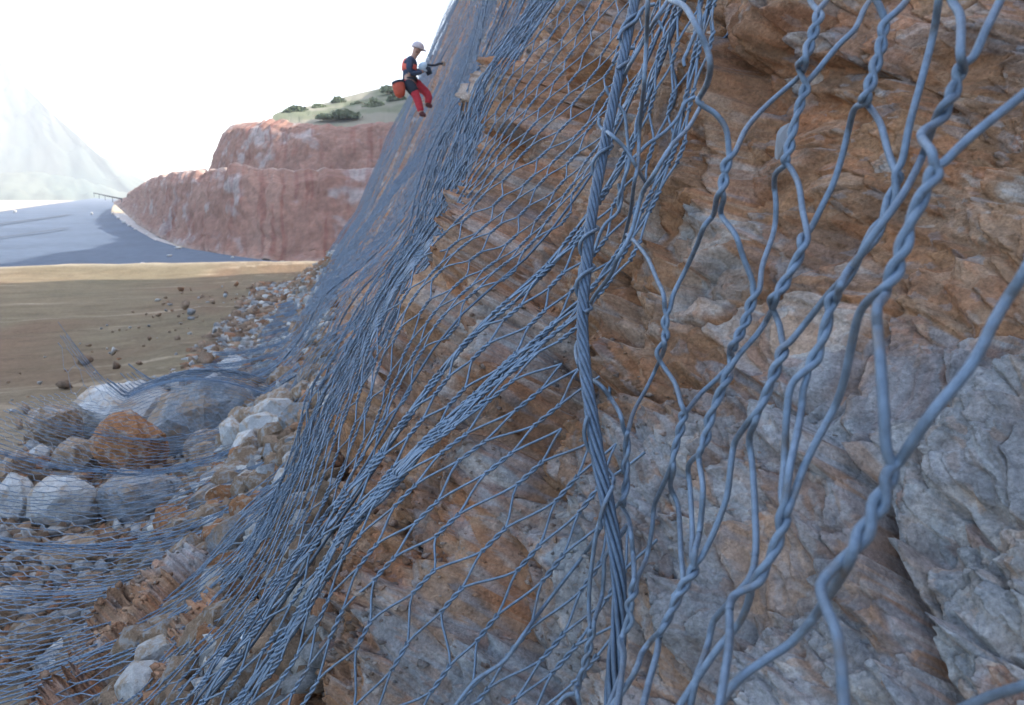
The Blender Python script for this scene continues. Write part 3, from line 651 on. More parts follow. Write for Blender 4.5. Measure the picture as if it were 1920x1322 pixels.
def net_panel(D0, D1, send, lb):
    CW_ = .019 if D0 < 1 else .025 if D0 < 1.5 else .024 if D0 < 3 else .052 if D0 < 5 else .072 if D0 < 6.18 else .066 if D0 < 8 else .085; CH = .070 if D0 < 1 else .056 if D0 < 1.5 else .046 if D0 < 3 else CW_*1.28; CT = CH*.43
    r = empty('rockfall_net', W3(.6, (D0+D1)/2, 0)); B = np.array(r.location)
    q0, q1 = float(ureal(D0)), float(ureal(D1)); nc = int((q1-q0)/CW_)
    sc0, sc1 = float(scl(D0)), float(scl(D1))
    far = D0 > 5; Dm = np.linspace(q0, q1, nc)
    vmax = .45*D1*sc1+.6
    v0 = send*max(sc0, sc1); n_r = int((vmax-v0)/CH)
    c, rr = np.meshgrid(np.arange(nc), np.arange(n_r)); c = c.ravel(); rr = rr.ravel()
    jx = (h2(c, rr, 31)-.5)*(.5 if D0 < 1 else .25)*CW_; jy = (h2(c, rr, 32)-.5)*.17*CH
    x = q0+(c+.5*(rr % 2)+.25)*CW_+jx; y = v0+rr*CH+jy
    D = np.interp(x, _ug, _dg); sc = scl(D); s = y/sc
    keep = (s > send) & (y/sc < .48*D+.9)
    if D0 < 1: keep &= (np.interp(NS0+s, NS, NPs[:, 0]) < .338*D-.153*np.interp(NS0+s, NS, NPs[:, 1]))
    NX = {}
    for i in range(len(c)): NX[(c[i], rr[i])] = i
    t = Tubes(); rad = .0013 if D0 < 1 else .0014 if D0 < 1.5 else .0011 if D0 < 3 else .00125 if D0 < 5 else .0023 if D0 < 6.18 else .0018 if D0 < 8 else .0024
    near = D < 3.6
    K = np.where(keep & near)[0]
    if len(K):
        n = 13; tt = np.linspace(0, 1, n)
        P = net_pt(x[K, None]+0*tt, y[K, None]+CT*tt)
        T = P[:, -1]-P[:, 0]; T /= np.linalg.norm(T, axis=1, keepdims=True); A = np.cross(T, FW); A /= np.linalg.norm(A, axis=1, keepdims=True); Bn = np.cross(T, A)
        for ph in (0, math.pi):
            an = tt*math.pi*3+ph
            t.batch(P+rad*1.02*(np.cos(an)[None, :, None]*A[:, None]+np.sin(an)[None, :, None]*Bn[:, None]), rad, 5)
    K = np.where(keep & ~near)[0]
    if len(K):
        P = net_pt(x[K, None]+0*np.linspace(0, 1, 2), y[K, None]+CT*np.linspace(0, 1, 2)); t.batch(P, rad*1.75, 4 if not far else 3)
    for nr_, sel in ((5, near), (3, ~near)):
        E = []
        for i in np.where(keep & sel)[0]:
            for d in ((-1, 0) if rr[i] % 2 == 0 else (0, 1)):
                j = NX.get((c[i]+d, rr[i]+1))
                if j is not None: E.append((i, j, d if d else (1 if rr[i] % 2 == 0 else -1)))
        if not E: continue
        E = np.array(E); tt = np.linspace(0, 1, nr_)
        xa = x[E[:, 0]]; ya = y[E[:, 0]]+CT; xb = x[E[:, 1]]; yb = y[E[:, 1]]
        f = tt*tt*(3-2*tt)*.35+tt*.65
        P = net_pt(xa[:, None]+(xb-xa)[:, None]*f[None], ya[:, None]+(yb-ya)[:, None]*tt[None]); t.batch(P, rad, 5 if nr_ == 5 else 3)
    o = t.build('mesh_wires', M_wire, r); o.data.transform(Matrix.Translation(-Vector(B)))
    for q in (() if D0 < 1 else (q1-.01,) if D0 < 1.5 else (q0+.01, q1-.01)):
        sc_ = float(scl(np.interp(q, _ug, _dg))); vv = np.arange(send*sc_, vmax+.3, .05)
        P = net_pt(np.full(len(vv), q), vv)-B; e = Tubes(); e.one(P, rad*(2.2 if 5.46 < D0 < 6.18 else 1.35), 6); 
        e.build('selvedge_wire', M_cable, r)
    tag(r, lb, 'netting', 'sheets of rockfall netting'); return r
for p in PANELS: net_panel(*p)

# ------------------------------------------------------------------ the steel cable and the near netting
WD = .0036
def cable():
    pts = [(1204, -60, .76), (1190, 0, .74), (1172, 90, .72), (1148, 200, .70), (1128, 300, .68), (1110, 400, .66), (1099, 500, .64), (1092, 600, .62), (1097, 690, .60), (1108, 770, .58),
           (1122, 860, .565), (1138, 940, .55), (1152, 1020, .54), (1161, 1100, .53), (1160, 1180, .52), (1152, 1260, .51), (1146, 1400, .50)]
    C = crom(at(*np.array(pts, float).T), .003); r = empty('steel_cable', C[len(C)//2]); B = np.array(r.location)
    T = np.gradient(C, axis=0); T /= np.linalg.norm(T, axis=1, keepdims=True); A = np.cross(T, FW); A /= np.linalg.norm(A, axis=1, keepdims=True); Bn = np.cross(T, A)
    L = np.r_[0, np.cumsum(np.linalg.norm(np.diff(C, axis=0), axis=1))]
    rr = .0050; fr = 1+.35*sst(.62, .95, L/L[-1])*np.sin(L*30)*.4+.22*sst(.6, .8, L/L[-1])
    pitch = .062*(1+1.6*sst(.55, .8, L/L[-1])); ang = np.cumsum(np.r_[0, np.diff(L)]/pitch)*2*math.pi
    for k in range(6):
        a = -ang+k*math.pi/3; t = Tubes(); t.one(C-B+(rr*.66*fr)[:, None]*(np.cos(a)[:, None]*A+np.sin(a)[:, None]*Bn), .0019, 8); t.build('strand', M_cable, r)
    t = Tubes(); t.one(C-B, .0024, 8); t.build('core_strand', M_cable, r)
    # lacing wire spiralling round the cable
    for i0, i1, nt_ in ((.02, .20, 2.2), (.30, .36, .8), (.415, .56, 2.6), (.68, .80, 1.2)):
        a_, b_ = int(i0*len(C)), int(i1*len(C)); n = b_-a_; tt = np.linspace(0, 1, n)
        an = tt*nt_*2*math.pi+i0*40; R = .0050*fr[a_:b_]+.0023
        t = Tubes(); t.one(C[a_:b_]-B+R[:, None]*(np.cos(an)[:, None]*A[a_:b_]+np.sin(an)[:, None]*Bn[a_:b_]), .00165, 8); t.build('lacing_wire', M_wire, r)
    tag(r, 'thick twisted steel cable hanging down with lacing wire round it', 'cable')
cable()

def P3(p, W): return at(p[0], p[1], WD*F/W)
# twists: centre line in the photograph, width there of one wire (px), half turns
TW = {
 'A': ([(1535, 30), (1527, 55), (1517, 88), (1506, 118)], 11.5, 3), 'B': ([(1510, 168), (1498, 203), (1487, 243), (1479, 280), (1472, 302)], 11, 4),
 'C': ([(1657, 52), (1655, 75), (1645, 110), (1634, 150), (1622, 187)], 13, 4), 'D': ([(1372, 284), (1361, 310), (1356, 345), (1351, 369), (1345, 392)], 11, 4),
 'E': ([(1417, 543), (1407, 572), (1399, 600), (1387, 626), (1374, 651)], 11, 4), 'F': ([(1507, 448), (1497, 484), (1481, 512), (1463, 545), (1450, 562)], 12.5, 3),
 'G': ([(1684, 330), (1677, 352), (1666, 388), (1640, 438)], 14, 2), 'J': ([(1560, 562), (1552, 600), (1541, 640), (1528, 672), (1508, 704)], 14, 3),
 'K': ([(1468, 975), (1458, 1015), (1441, 1052), (1420, 1088), (1400, 1112)], 15, 3), 'M': ([(1466, 662), (1450, 704), (1433, 748), (1416, 782), (1396, 806)], 13, 4),
 'N': ([(1363, 708), (1342, 756), (1328, 794), (1322, 828), (1308, 854)], 11, 4), 'P': ([(1281, 779), (1274, 812), (1263, 850), (1262, 872), (1254, 897)], 10, 4),
 'Q': ([(1251, 580), (1247, 605), (1248, 632), (1242, 650), (1236, 665)], 9, 4), 'R': ([(1174, 804), (1176, 838), (1172, 870), (1175, 902), (1166, 944)], 9, 4),
 'S': ([(1300, 1070), (1283, 1097), (1266, 1130), (1252, 1160), (1234, 1192)], 12, 4), 'V': ([(1668, 893), (1652, 935), (1630, 980), (1604, 1024), (1572, 1072)], 21, 3),
 'W': ([(1752, 325), (1733, 362), (1712, 405), (1696, 455), (1676, 512), (1655, 552)], 18, 4), 'X': ([(1800, 132), (1790, 165), (1776, 200), (1746, 238)], 16.5, 3),
 'Y': ([(1187, 1110), (1180, 1135), (1184, 1155), (1172, 1180)], 10, 3), 'Z': ([(1108, 1190), (1104, 1215), (1098, 1240), (1090, 1268), (1082, 1292)], 9, 4),
}
# wires: control points (px, py, width) and twist names with the phase they take there
WR = [
 [(1514, -30, 11), (1521, 5, 11), 'A0', (1496, 124, 11), (1507, 150, 11), 'B0', (1455, 325, 10.5), (1452, 350, 10), (1455, 385, 10), (1451, 433, 10), (1430, 497, 10.5), 'E0', (1368, 655, 10), (1369, 690, 10), 'N0', (1291, 873, 10), (1294, 917, 10), (1298, 994, 10.5), (1297, 1040, 11), 'S0', (1235, 1202, 12), (1231, 1228, 12.5), (1217, 1278, 13), (1202, 1340, 14)],
 [(1562, -30, 10), (1550, 0, 11), 'A1', (1496, 146, 10), (1440, 195, 10), (1400, 240, 10.5), 'D0', (1338, 402, 10), (1320, 425, 10), (1307, 459, 9.5), (1286, 505, 9), (1263, 551, 9), 'Q0', (1231, 664, 9), (1245, 688, 9), (1266, 720, 9.5), (1278, 760, 10), 'P0', (1240, 917, 9.5), (1227, 948, 9), (1222, 994, 9), (1212, 1046, 9), (1195, 1085, 9.5), 'Y0', (1162, 1200, 10), (1168, 1230, 11), (1164, 1280, 12), (1154, 1340, 13)],
 [(1646, -20, 9), (1632, 0, 10), (1620, 18, 10.5), (1603, 54, 11), (1570, 87, 11), (1533, 132, 11), 'B1', (1480, 312, 11), (1497, 345, 11.5), (1505, 395, 12), 'F0', (1447, 575, 12), (1461, 608, 12), (1467, 640, 12.5), 'M0', (1379, 827, 12), (1371, 866, 12), (1363, 930, 12), (1340, 994, 12), (1315, 1045, 12), 'S1', (1222, 1200, 11.5), (1204, 1224, 11.5), (1194, 1252, 12), (1172, 1290, 12), (1140, 1335, 12)],
 [(1630, -30, 13), (1643, 0, 13), (1652, 18, 13), 'C0', (1603, 203, 12.5), (1591, 244, 12), (1578, 296, 12), (1562, 345, 12), (1544, 381, 12), (1518, 432, 12), 'F1', (1440, 595, 11), (1420, 626, 11), (1386, 665, 11), (1368, 692, 11), 'N1', (1311, 866, 11), (1318, 917, 11.5), (1312, 994, 11.5), (1304, 1030, 12), (1300, 1065, 12)],
 [(1712, -20, 12), (1700, 0, 12.5), (1685, 18, 13), 'C1', (1630, 200, 12), (1651, 233, 13), (1665, 283, 13.5), (1680, 322, 14), 'G0', (1595, 500, 14.5), (1575, 538, 15), 'J0', (1482, 727, 14), (1474, 789, 14), (1471, 866, 14), (1466, 930, 14.5), 'K0', (1378, 1115, 15), (1368, 1140, 15.5), (1368, 1188, 16), (1363, 1239, 17), (1345, 1345, 18)],
 [(1764, -30, 14.5), (1760, 0, 14.5), (1750, 64, 14), (1727, 154, 14), (1706, 231, 14), (1692, 300, 14), 'G1', (1600, 508, 14), (1570, 548, 14), 'J1', (1506, 730, 14), (1503, 765, 14), (1494, 815, 14.5), (1480, 880, 15), (1472, 940, 15), 'K1', (1400, 1138, 14.5), (1381, 1175, 14), (1340, 1224, 14), (1279, 1316, 14), (1262, 1345, 14)],
 [(1778, -30, 16), (1784, 0, 16), (1801, 33, 16.5), (1801, 103, 17), 'X0', (1728, 250, 17), (1747, 285, 18), (1752, 312, 18), 'W0', (1645, 575, 20), (1645, 613, 20), (1650, 664, 20.5), (1657, 763, 21), (1662, 840, 21), 'V0', (1540, 1095, 21), (1550, 1140, 22), (1570, 1190, 23), (1579, 1265, 23.5), (1584, 1350, 24)],
 [(1890, -30, 16), (1876, 0, 16), (1848, 57, 16.5), (1824, 108, 16.5), 'X1', (1733, 284, 14), (1712, 330, 14.5), (1686, 375, 15), (1634, 446, 15), (1596, 505, 14.5), (1550, 556, 13.5), (1510, 606, 13), (1480, 642, 13), 'M1', (1405, 822, 12.5), (1410, 866, 12.5), (1415, 943, 13), (1417, 1030, 13.5), (1408, 1080, 14), (1385, 1110, 14), (1363, 1136, 13.5), (1338, 1165, 13), (1328, 1205, 13), (1317, 1240, 13.5), (1304, 1278, 14), (1290, 1345, 14)],
 [(2010, 100, 18), (1920, 176, 18), (1866, 219, 18), (1814, 262, 18), (1768, 306, 18), 'W1', (1624, 568, 17), (1609, 594, 16.5), (1598, 639, 16), (1583, 711, 15.5), (1565, 763, 15), (1531, 827, 15), (1506, 879, 15), (1486, 935, 15), (1474, 968, 15), (1462, 1010, 14)],
 [(2000, 370, 23), (1920, 512, 22.5), (1891, 556, 22), (1861, 608, 22), (1835, 662, 22), (1801, 711, 22), (1750, 771, 22), (1711, 827, 21.5), (1684, 868, 21), 'V1', (1537, 1141, 18), (1519, 1167, 17.5), (1480, 1208, 17), (1433, 1239, 17), (1381, 1278, 17), (1335, 1345, 17)],
 [(2040, 1245, 22), (1920, 1286, 21), (1866, 1302, 20), (1800, 1330, 19)],
 [(1240, -20, 10), (1258, 0, 11), (1284, 13, 11.5), (1307, 51, 12), (1325, 90, 12), (1332, 123, 12), (1326, 156, 11.5), (1313, 180, 11), (1308, 190, 11), (1322, 201, 11), (1341, 213, 11), (1361, 241, 11), 'D1', (1352, 402, 10.5), (1379, 441, 11), (1394, 484, 11), (1411, 528, 11), 'E1', (1373, 668, 9.5), (1370, 682, 9.5), (1343, 711, 9.5), (1312, 740, 9.5), (1288, 770, 10), 'P1', (1257, 912, 9.5), (1271, 948, 9.5), (1275, 994, 10), (1277, 1040, 10.5), (1280, 1092, 11), (1262, 1120, 11)],
 [(1175, 440, 7), (1190, 453, 7.5), (1214, 484, 8), (1230, 520, 8.5), (1244, 552, 9), 'Q1', (1233, 684, 7.5), (1214, 724, 7.5), (1190, 768, 8), 'R0', (1167, 950, 8.5), (1178, 972, 9), (1183, 1002, 9.5), (1187, 1040, 9.5), (1189, 1085, 10), 'Y1', (1166, 1200, 10), (1170, 1225, 10.5), (1166, 1260, 11), (1140, 1330, 12)],
 [(1088, 632, 7), (1080, 650, 7.5), (1082, 675, 8), (1094, 700, 8), (1127, 724, 8.5), (1147, 750, 8.5), (1163, 777, 9), 'R1', (1160, 945, 8), (1142, 962, 8), (1128, 985, 8), (1115, 1010, 8), (1095, 1040, 7.5), (1060, 1085, 7.5), (1020, 1137, 7.5), (985, 1185, 8), (950, 1235, 8), (925, 1254, 8), (889, 1279, 8), (845, 1335, 8)],
 [(1175, 985, 8), (1150, 1020, 8.5), (1134, 1045, 8.5), (1132, 1080, 8.5), (1128, 1120, 8.5), (1114, 1165, 9), 'Z0', (1078, 1300, 9), (1060, 1305, 9), (1035, 1335, 9)],
 [(1125, 975, 8.5), (1117, 1005, 8.5), (1112, 1040, 8.5), (1106, 1090, 8.5), (1104, 1140, 8.5), (1107, 1180, 9), 'Z1', (1082, 1300, 9.5), (1090, 1335, 9.5)],
 # bundle of slack wires beside the cable
 [(1260, -15, 8), (1250, 5, 8), (1227, 39, 8), (1204, 82, 7.5), (1183, 118, 7.5), (1170, 144, 7), (1160, 170, 6.5)],
 [(1216, -20, 9), (1214, 20, 9), (1212, 77, 8.5), (1208, 154, 8.5), (1204, 193, 8), (1199, 244, 7.5), (1196, 309, 7.5), (1189, 343, 7.5), (1183, 392, 7), (1172, 440, 6.5), (1158, 500, 6)],
 [(1228, 8, 7), (1204, 15, 7), (1195, 36, 7), (1178, 48, 7), (1164, 58, 7), (1159, 74, 7)],
 [(1190, 90, 6.5), (1172, 92, 6.5), (1158, 100, 6.5), (1149, 118, 6.5)],
 [(1137, 162, 6.5), (1138, 172, 6.5), (1150, 188, 6.5), (1160, 198, 6.5), (1171, 213, 6.5), (1176, 257, 6.5), (1180, 303, 6.5), (1172, 330, 6.5), (1166, 348, 6.5), (1166, 372, 6.5), (1158, 400, 6.5), (1137, 417, 6.5), (1124, 440, 6.5), (1114, 470, 6.5), (1100, 488, 6.5), (1088, 500, 6.5), (1086, 520, 6.5)],
 [(1125, 222, 7), (1121, 231, 7), (1128, 241, 7), (1145, 252, 7.5), (1173, 279, 7.5), (1194, 314, 7.5), (1210, 342, 7)],
 [(1187, 297, 7), (1200, 285, 7), (1214, 270, 7), (1245, 249, 7), (1271, 221, 7), (1284, 192, 7), (1304, 182, 7)],
 [(1317, 193, 8), (1291, 239, 8.5), (1258, 275, 9), (1225, 329, 9), (1204, 363, 8.5), (1183, 438, 8.5), (1158, 484, 8.5), (1145, 515, 8), (1111, 561, 7.5), (1098, 600, 7)],
 [(1235, 39, 6), (1253, 77, 6), (1261, 129, 6), (1268, 158, 6), (1262, 200, 6), (1240, 260, 5.5), (1216, 330, 5.5)], [(1330, -10, 6), (1333, 40, 6), (1336, 80, 6), (1328, 130, 6), (1310, 200, 5.5)],
 [(1310, 10, 7), (1313, 40, 7), (1299, 72, 7), (1288, 100, 7), (1280, 112, 7), (1284, 124, 7)],
 [(1392, 30, 5.5), (1394, 55, 5.5), (1398, 72, 5.5), (1415, 108, 5.5), (1423, 144, 5.5), (1418, 156, 5.5), (1399, 160, 5.5), (1381, 175, 5.5), (1338, 206, 5.5)],
 [(1366, 103, 5), (1380, 125, 5), (1398, 152, 5)], [(1392, 56, 4.5), (1376, 54, 4.5), (1370, 60, 4.5)],
 [(1193, 455, 6), (1196, 500, 6), (1206, 530, 6), (1207, 545, 6), (1199, 579, 6), (1188, 620, 6), (1170, 664, 6.5), (1146, 714, 6.5), (1142, 750, 6.5), (1136, 800, 6.5), (1128, 836, 6.5)],
 [(1120, 575, 5.5), (1132, 600, 5.5), (1134, 622, 5.5), (1122, 648, 5.5), (1135, 690, 5.5), (1147, 730, 5.5)],
]
PAIRS = [  # twisted pairs running down the bundle: points and width of one wire
 ([(1402, -20), (1388, 20), (1369, 50), (1350, 78), (1334, 104)], 6), ([(1400, 0), (1362, 66), (1340, 100), (1322, 150), (1314, 190)], 5),
 ([(1324, -20), (1316, 30), (1302, 70), (1285, 116), (1272, 156), (1260, 192), (1250, 228), (1242, 254)], 5.5),
 ([(1353, 90), (1350, 125), (1340, 160), (1328, 195), (1313, 237), (1298, 264), (1288, 300), (1266, 336), (1254, 360), (1224, 414)], 5.5),
 ([(1340, 100), (1322, 135), (1306, 160), (1290, 200), (1272, 240), (1250, 290), (1232, 330), (1212, 368), (1192, 404)], 4.5),
 ([(1325, 150), (1318, 190), (1300, 235), (1270, 285), (1244, 320), (1226, 356), (1204, 400), (1180, 440)], 4.5),
 ([(1282, 118), (1276, 150), (1262, 200), (1254, 250), (1238, 290), (1226, 330)], 4.5),
 ([(1230, 330), (1222, 372), (1200, 410), (1172, 452), (1146, 492), (1124, 540), (1108, 585)], 5.5),
 ([(1248, 300), (1236, 350), (1228, 396), (1212, 440), (1200, 480), (1176, 530), (1160, 580), (1138, 640)], 5),
 ([(1210, 345), (1192, 378), (1170, 420), (1154, 470), (1136, 510), (1118, 548)], 4.5),
 ([(1186, 455), (1178, 510), (1160, 550), (1140, 592), (1122, 624), (1112, 650)], 5), ([(1182, 460), (1190, 520), (1180, 570), (1168, 620), (1150, 668)], 4.5),
 ([(1172, 490), (1150, 530), (1128, 570), (1110, 600)], 4.5), ([(1400, 158), (1380, 170), (1362, 180), (1340, 186)], 4),
 ([(1168, 345), (1165, 370), (1160, 398)], 7), ([(1196, 150), (1200, 200), (1196, 250), (1190, 300)], 4),
]
def near_net():
    r = empty('rockfall_net', at(1400, 660, .4)); B = np.array(r.location); t = Tubes()
    TP = {}
    for k, (pts, W, hf) in TW.items():
        C = crom(np.array([P3(p, W) for p in pts]), .0015); T = np.gradient(C, axis=0); T /= np.linalg.norm(T, axis=1, keepdims=True)
        A = np.cross(T, FW); A /= np.linalg.norm(A, axis=1, keepdims=True); Bn = np.cross(T, A); n = len(C)
        for ph in (0, 1):
            an = np.linspace(.3, hf*math.pi-.3, n)+ph*math.pi
            if k in 'XCVG': an = -an
            TP[k+str(ph)] = C+WD/2*1.06*(np.cos(an)[:, None]*A+np.sin(an)[:, None]*Bn)
    for wr in WR:
        out = []; 
        for e in wr: out.append(TP[e][::6] if isinstance(e, str) else np.array([P3(e[:2], e[2])]))
        P = crom(np.vstack(out), .0012 if any(isinstance(e, str) for e in wr) else .003)
        for _ in range(2): P[1:-1] = .25*P[:-2]+.5*P[1:-1]+.25*P[2:]
        if wr[0][0] > 2030: e = Tubes(); e.one(P-B, WD/2, 10); e.build('mesh_wire', M_wire, r); continue
        t.one(P-B, WD/2, 10)
    for pts, W in PAIRS:
        C = crom(np.array([P3(p, W) for p in pts]), .0025); T = np.gradient(C, axis=0); T /= np.linalg.norm(T, axis=1, keepdims=True)
        A = np.cross(T, FW); A /= np.linalg.norm(A, axis=1, keepdims=True); Bn = np.cross(T, A); L = np.r_[0, np.cumsum(np.linalg.norm(np.diff(C, axis=0), axis=1))]
        jit = .004*np.sin(L*25+pts[0][0])
        for ph in (0, math.pi):
            an = L*190+ph; t.one(C-B+jit[:, None]*A+WD*.45*(np.cos(an)[:, None]*A+np.sin(an)[:, None]*Bn), WD*.42, 6)
    t.build('mesh_wires', M_wire, r)
    tag(r, 'closest sheet of netting, thick double-twisted wires right of the steel cable', 'netting', 'sheets of rockfall netting')
near_net()

# ------------------------------------------------------------------ the worker hanging on the slope
WDP = 14.6
def skin(name, chains, m, parent, sub=2, root=0):
    """chains: lists of (px, py, sideways m, radius m); points given as one index tuple join an earlier vertex"""
    V = []; E = []; Rr = []
    for ch in chains:
        prev = None
        for p in ch:
            if isinstance(p, int): prev = p; continue
            V.append(at(p[0], p[1], WDP+p[2])-WB); Rr.append(p[3]); 
            if prev is not None: E.append((prev, len(V)-1))
            prev = len(V)-1
    me = bpy.data.meshes.new(name); me.from_pydata([tuple(v) for v in V], E, []); me.materials.append(m)
    o = bpy.data.objects.new(name, me); COL.objects.link(o); o.parent = parent
    md = o.modifiers.new('skin', 'SKIN'); md.use_smooth_shade = True
    for i, sv in enumerate(me.skin_vertices[0].data): sv.radius = (Rr[i], Rr[i]); sv.use_root = (i == root)
    o.modifiers.new('sub', 'SUBSURF').levels = sub; o.modifiers['sub'].render_levels = sub
    return o
def blob(name, px, py, dd, rx, ry, rz_, m, parent, rot=0, cut=None):
    import bmesh
    bm = bmesh.new(); bmesh.ops.create_uvsphere(bm, u_segments=20, v_segments=14, radius=1)
    if cut is not None: bmesh.ops.delete(bm, geom=[v for v in bm.verts if v.co.z < cut], context='VERTS')
    me = bpy.data.meshes.new(name); bm.to_mesh(me); bm.free(); me.materials.append(m)
    Mx = Matrix.Translation(Vector(at(px, py, WDP+dd)-WB)) @ Matrix.Rotation(rot, 4, 'Y') @ Matrix.Diagonal((rx, ry, rz_, 1))
    me.transform(Mx); me.polygons.foreach_set('use_smooth', [True]*len(me.polygons))
    o = bpy.data.objects.new(name, me); COL.objects.link(o); o.parent = parent; return o
WB = at(768, 156, WDP)
def worker():
    M_skin = mat('skin', (.42, .25, .18), .6); M_navy = mat('navy_cloth', (.035, .05, .085), .85, var=[(25, .8, 1.3)]); M_vest = mat('orange_red_vest', (.72, .13, .09), .7, var=[(20, .85, 1.1)])
    M_trs = mat('red_trousers', (.45, .035, .05), .8, var=[(18, .8, 1.2)]); M_blk = mat('black_guard', (.02, .025, .035), .8); M_hel = mat('white_helmet', (.52, .45, .46), .4)
    M_bag = mat('orange_bag', (.48, .09, .05), .7, var=[(14, .8, 1.2)]); M_gl = mat('grey_glove', (.30, .34, .38), .8); M_boot = mat('boot', (.10, .03, .03), .7)
    r = empty('person', WB)
    # one continuous body: pelvis 0, spine, neck, head, then limbs
    ch = [[(768, 156, 0, .135), (768, 142, 0, .125), (768, 127, 0, .14), (770, 115, 0, .13), (775, 107, 0, .070), (778, 103, 0, .062), (781, 96, 0, .088), (784, 90, 0, .084)],
          [3, (769, 116, -.17, .065), (767, 128, -.22, .055), (770, 139, -.20, .048), (783, 137, -.14, .042), (794, 133, -.08, .036)],
          [3, (771, 116, .17, .065), (773, 127, .22, .055), (779, 134, .20, .048), (790, 133, .14, .042), (799, 129, .08, .036)],
          [0, (769, 159, -.10, .10), (775, 170, -.14, .088), (780, 179, -.14, .07), (784, 190, -.13, .062), (788, 205, -.12, .050), (790, 214, -.12, .048), (797, 218, -.12, .034)],
          [0, (772, 158, .10, .10), (786, 163, .15, .088), (799, 172, .18, .07), (803, 182, .18, .062), (803, 191, .17, .052), (802, 197, .17, .048), (808, 200, .17, .034)]]
    b = skin('body', ch, M_skin, r)
    # jacket, vest, trousers, guards over the body
    skin('jacket', [[(767, 159, 0, .135), (768, 148, 0, .150), (768, 140, 0, .142), (768, 127, 0, .152), (770, 115, 0, .142), (774, 108, 0, .078)],
          [4, (769, 116, -.17, .078), (767, 128, -.22, .066), (770, 139, -.20, .058), (783, 137, -.14, .050), (791, 134, -.10, .045)],
          [4, (771, 116, .17, .078), (773, 127, .22, .066), (779, 134, .20, .058), (790, 133, .14, .050), (796, 131, .10, .045)]], M_navy, r)
    skin('vest', [[(767, 138, 0, .158), (767, 127, 0, .168), (769, 117, 0, .160), (771, 112, 0, .12)]], M_vest, r)
    skin('trousers', [[(768, 157, 0, .145), (768, 150, 0, .14)], [0, (769, 160, -.10, .112), (775, 170, -.14, .10), (780, 179, -.14, .085), (784, 190, -.13, .082), (788, 204, -.12, .072), (789, 211, -.12, .066)],
          [0, (772, 159, .10, .112), (786, 163, .15, .10), (799, 172, .18, .088), (804, 182, .18, .085), (803, 191, .17, .072), (802, 195, .17, .066)]], M_trs, r)
    skin('thigh_guard', [[(763, 153, -.05, .13), (769, 161, -.11, .122), (775, 170, -.14, .112), (779, 176, -.14, .10)]], M_blk, r)
    hn = skin('harness_belt', [[(760, 150, -.02, .07), (765, 148, -.13, .05), (775, 148, -.13, .045), (780, 148, 0, .05), (775, 148, .13, .045), (765, 148, .14, .05)]], M_blk, r)
    for p in ((790, 214, -.12, .06), (802, 197, .17, .06)):
        skin('boot', [[(p[0]-1, p[1]-4, p[2], .06), (p[0], p[1], p[2], .062), (p[0]+5, p[1]+2, p[2], .045), (p[0]+9, p[1]+3, p[2], .035)]], M_boot, r)
    h = blob('helmet', 783.5, 89, 0, .128, .118, .115, M_hel, r, .35, -.25)
    blob('helmet_brim', 786.5, 91, 0, .15, .125, .02, M_hel, h, .35)
    # face, built on the head turned down to the work
    blob('nose', 789, 94, 0, .022, .018, .025, M_skin, r); blob('ear', 780, 94, -.085, .02, .012, .03, M_skin, r)
    for sd_ in (-1, 1): blob('eye', 787.5, 91, sd_*.032, .012, .012, .01, M_hel, r)
    blob('mouth', 788, 98, 0, .012, .03, .008, M_vest, r); blob('chin_strap', 782, 99, 0, .05, .075, .012, M_blk, r)
    for hx, hy, hd in ((795, 132.5, -.08), (800, 128.5, .08)):
        hnd = skin('glove', [[(hx-1.5, hy+.5, hd, .036), (hx, hy, hd, .040), (hx+2.5, hy-.6, hd, .038)],
            *[[2, (hx+4+.4*k, hy-1.6+.9*k, hd-.02, .011), (hx+5.2+.3*k-(k == 3)*.8, hy-1.2+.9*k, hd-.045*(1 if hd > 0 else -1), .010), (hx+4.6, hy-.4+.9*k, hd-.06*(1 if hd > 0 else -1), .009)] for k in range(4)],
            [1, (hx+1, hy-3, hd, .013), (hx+3, hy-4, hd-.02, .011)]], M_gl, r, 1)
    tag(r, 'worker in white helmet, navy jacket, orange vest and red trousers hanging against the netting', 'person')
    # bag on the harness
    g = empty('tool_bag', at(749, 170, WDP-.16)); G = np.array(g.location)
    tt = np.linspace(0, 1, 9); C = at(747+4*tt, 157+26*tt, np.full(9, WDP-.16))-G; t = Tubes(); t.one(C, np.array([.118, .122, .122, .118, .114, .108, .10, .085, .03]), 20); t.build('bag_body', M_bag, g)
    t = Tubes(); t.one(at(np.array([746.3, 747.4]), np.array([154, 158.5]), np.full(2, WDP-.16))-G, .128, 20); t.build('bag_rim', M_blk, g)
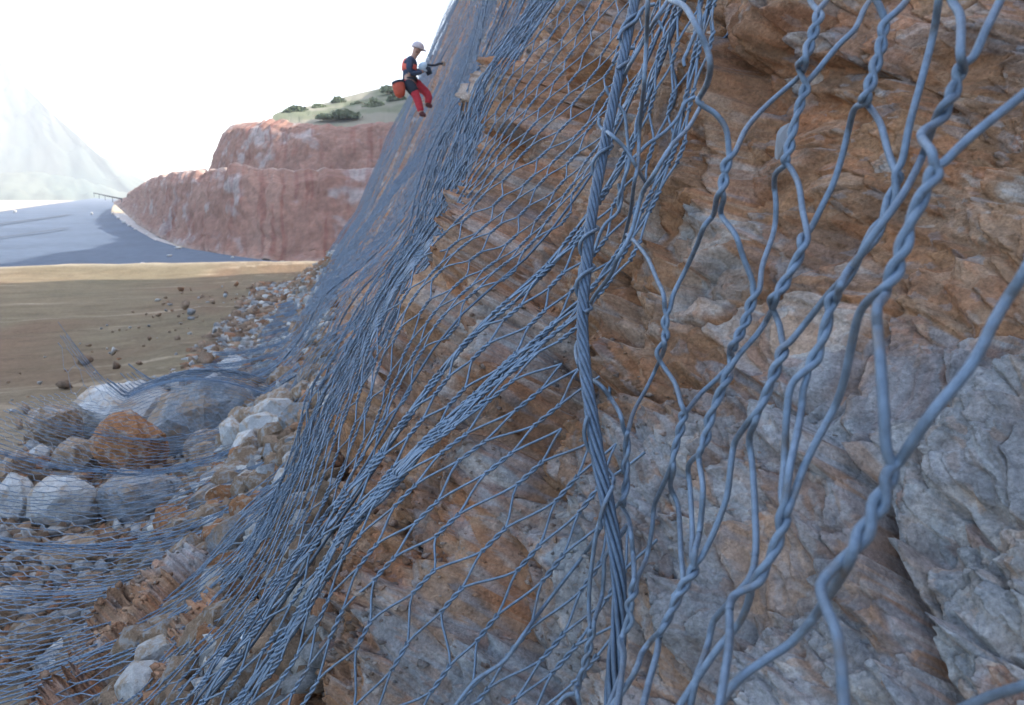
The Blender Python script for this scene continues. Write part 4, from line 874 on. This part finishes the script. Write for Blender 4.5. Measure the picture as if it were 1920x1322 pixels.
    t = Tubes(); t.one(at(np.array([748, 756, 763]), np.array([155, 149, 150]), np.array([WDP-.16, WDP-.14, WDP-.1]))-G, .014, 6); t.build('strap', M_blk, g)
    tag(g, 'orange red bucket bag hanging behind the worker from the harness', 'bag')
    g = empty('tying_tool', at(795, 130, WDP-.03)); G = np.array(g.location)
    t = Tubes(); t.one(at(np.array([786, 790, 796, 801]), np.array([129.5, 127, 124, 123]), np.full(4, WDP-.03))-G, np.array([.05, .085, .09, .05]), 12); t.build('tool_body', mat('pale_blue_tool', (.45, .55, .62), .5), g)
    t = Tubes(); t.one(at(np.array([798, 803, 806, 800]), np.array([128, 130, 136, 138.5]), np.full(4, WDP-.03))-G, np.array([.05, .055, .05, .04]), 12); t.build('tool_grip', M_blk, g)
    t = Tubes(); t.one(at(np.array([801, 808, 816, 822, 830]), np.array([121.5, 122.5, 122.5, 120, 119.5]), np.linspace(WDP-.03, WDP+.1, 5))-G, .022, 8); t.build('tool_bar', M_blk, g)
    t = Tubes(); t.one(at(np.array([830, 833]), np.array([119.5, 119.5]), np.array([WDP+.1, WDP+.12]))-G, .045, 8); t.build('tool_head', ROCKS['brown'], g)
    tag(g, 'pale blue power tool with long dark bar held against the netting by the worker', 'power tool')
worker()
# ------------------------------------------------------------------ far air
def haze():
    V = [(x, y, z) for x in (-2200, 1400) for y in (-80, 2000) for z in (-8, 760)]
    V = np.array(V, float); Q = [(0, 1, 3, 2), (4, 6, 7, 5), (0, 4, 5, 1), (2, 3, 7, 6), (0, 2, 6, 4), (1, 5, 7, 3)]
    m = bpy.data.materials.new('haze_air'); m.use_nodes = True; t = m.node_tree; t.nodes.clear()
    v = t.nodes.new('ShaderNodeVolumePrincipled'); v.inputs['Color'].default_value = (.93, .96, 1, 1); v.inputs['Density'].default_value = .00052
    v.inputs['Anisotropy'].default_value = .2
    o = t.nodes.new('ShaderNodeOutputMaterial'); t.links.new(v.outputs[0], o.inputs['Volume'])
    b = mk('haze', V, Q, m); tag(b, 'bright haze over the valley', kind='stuff')
haze()
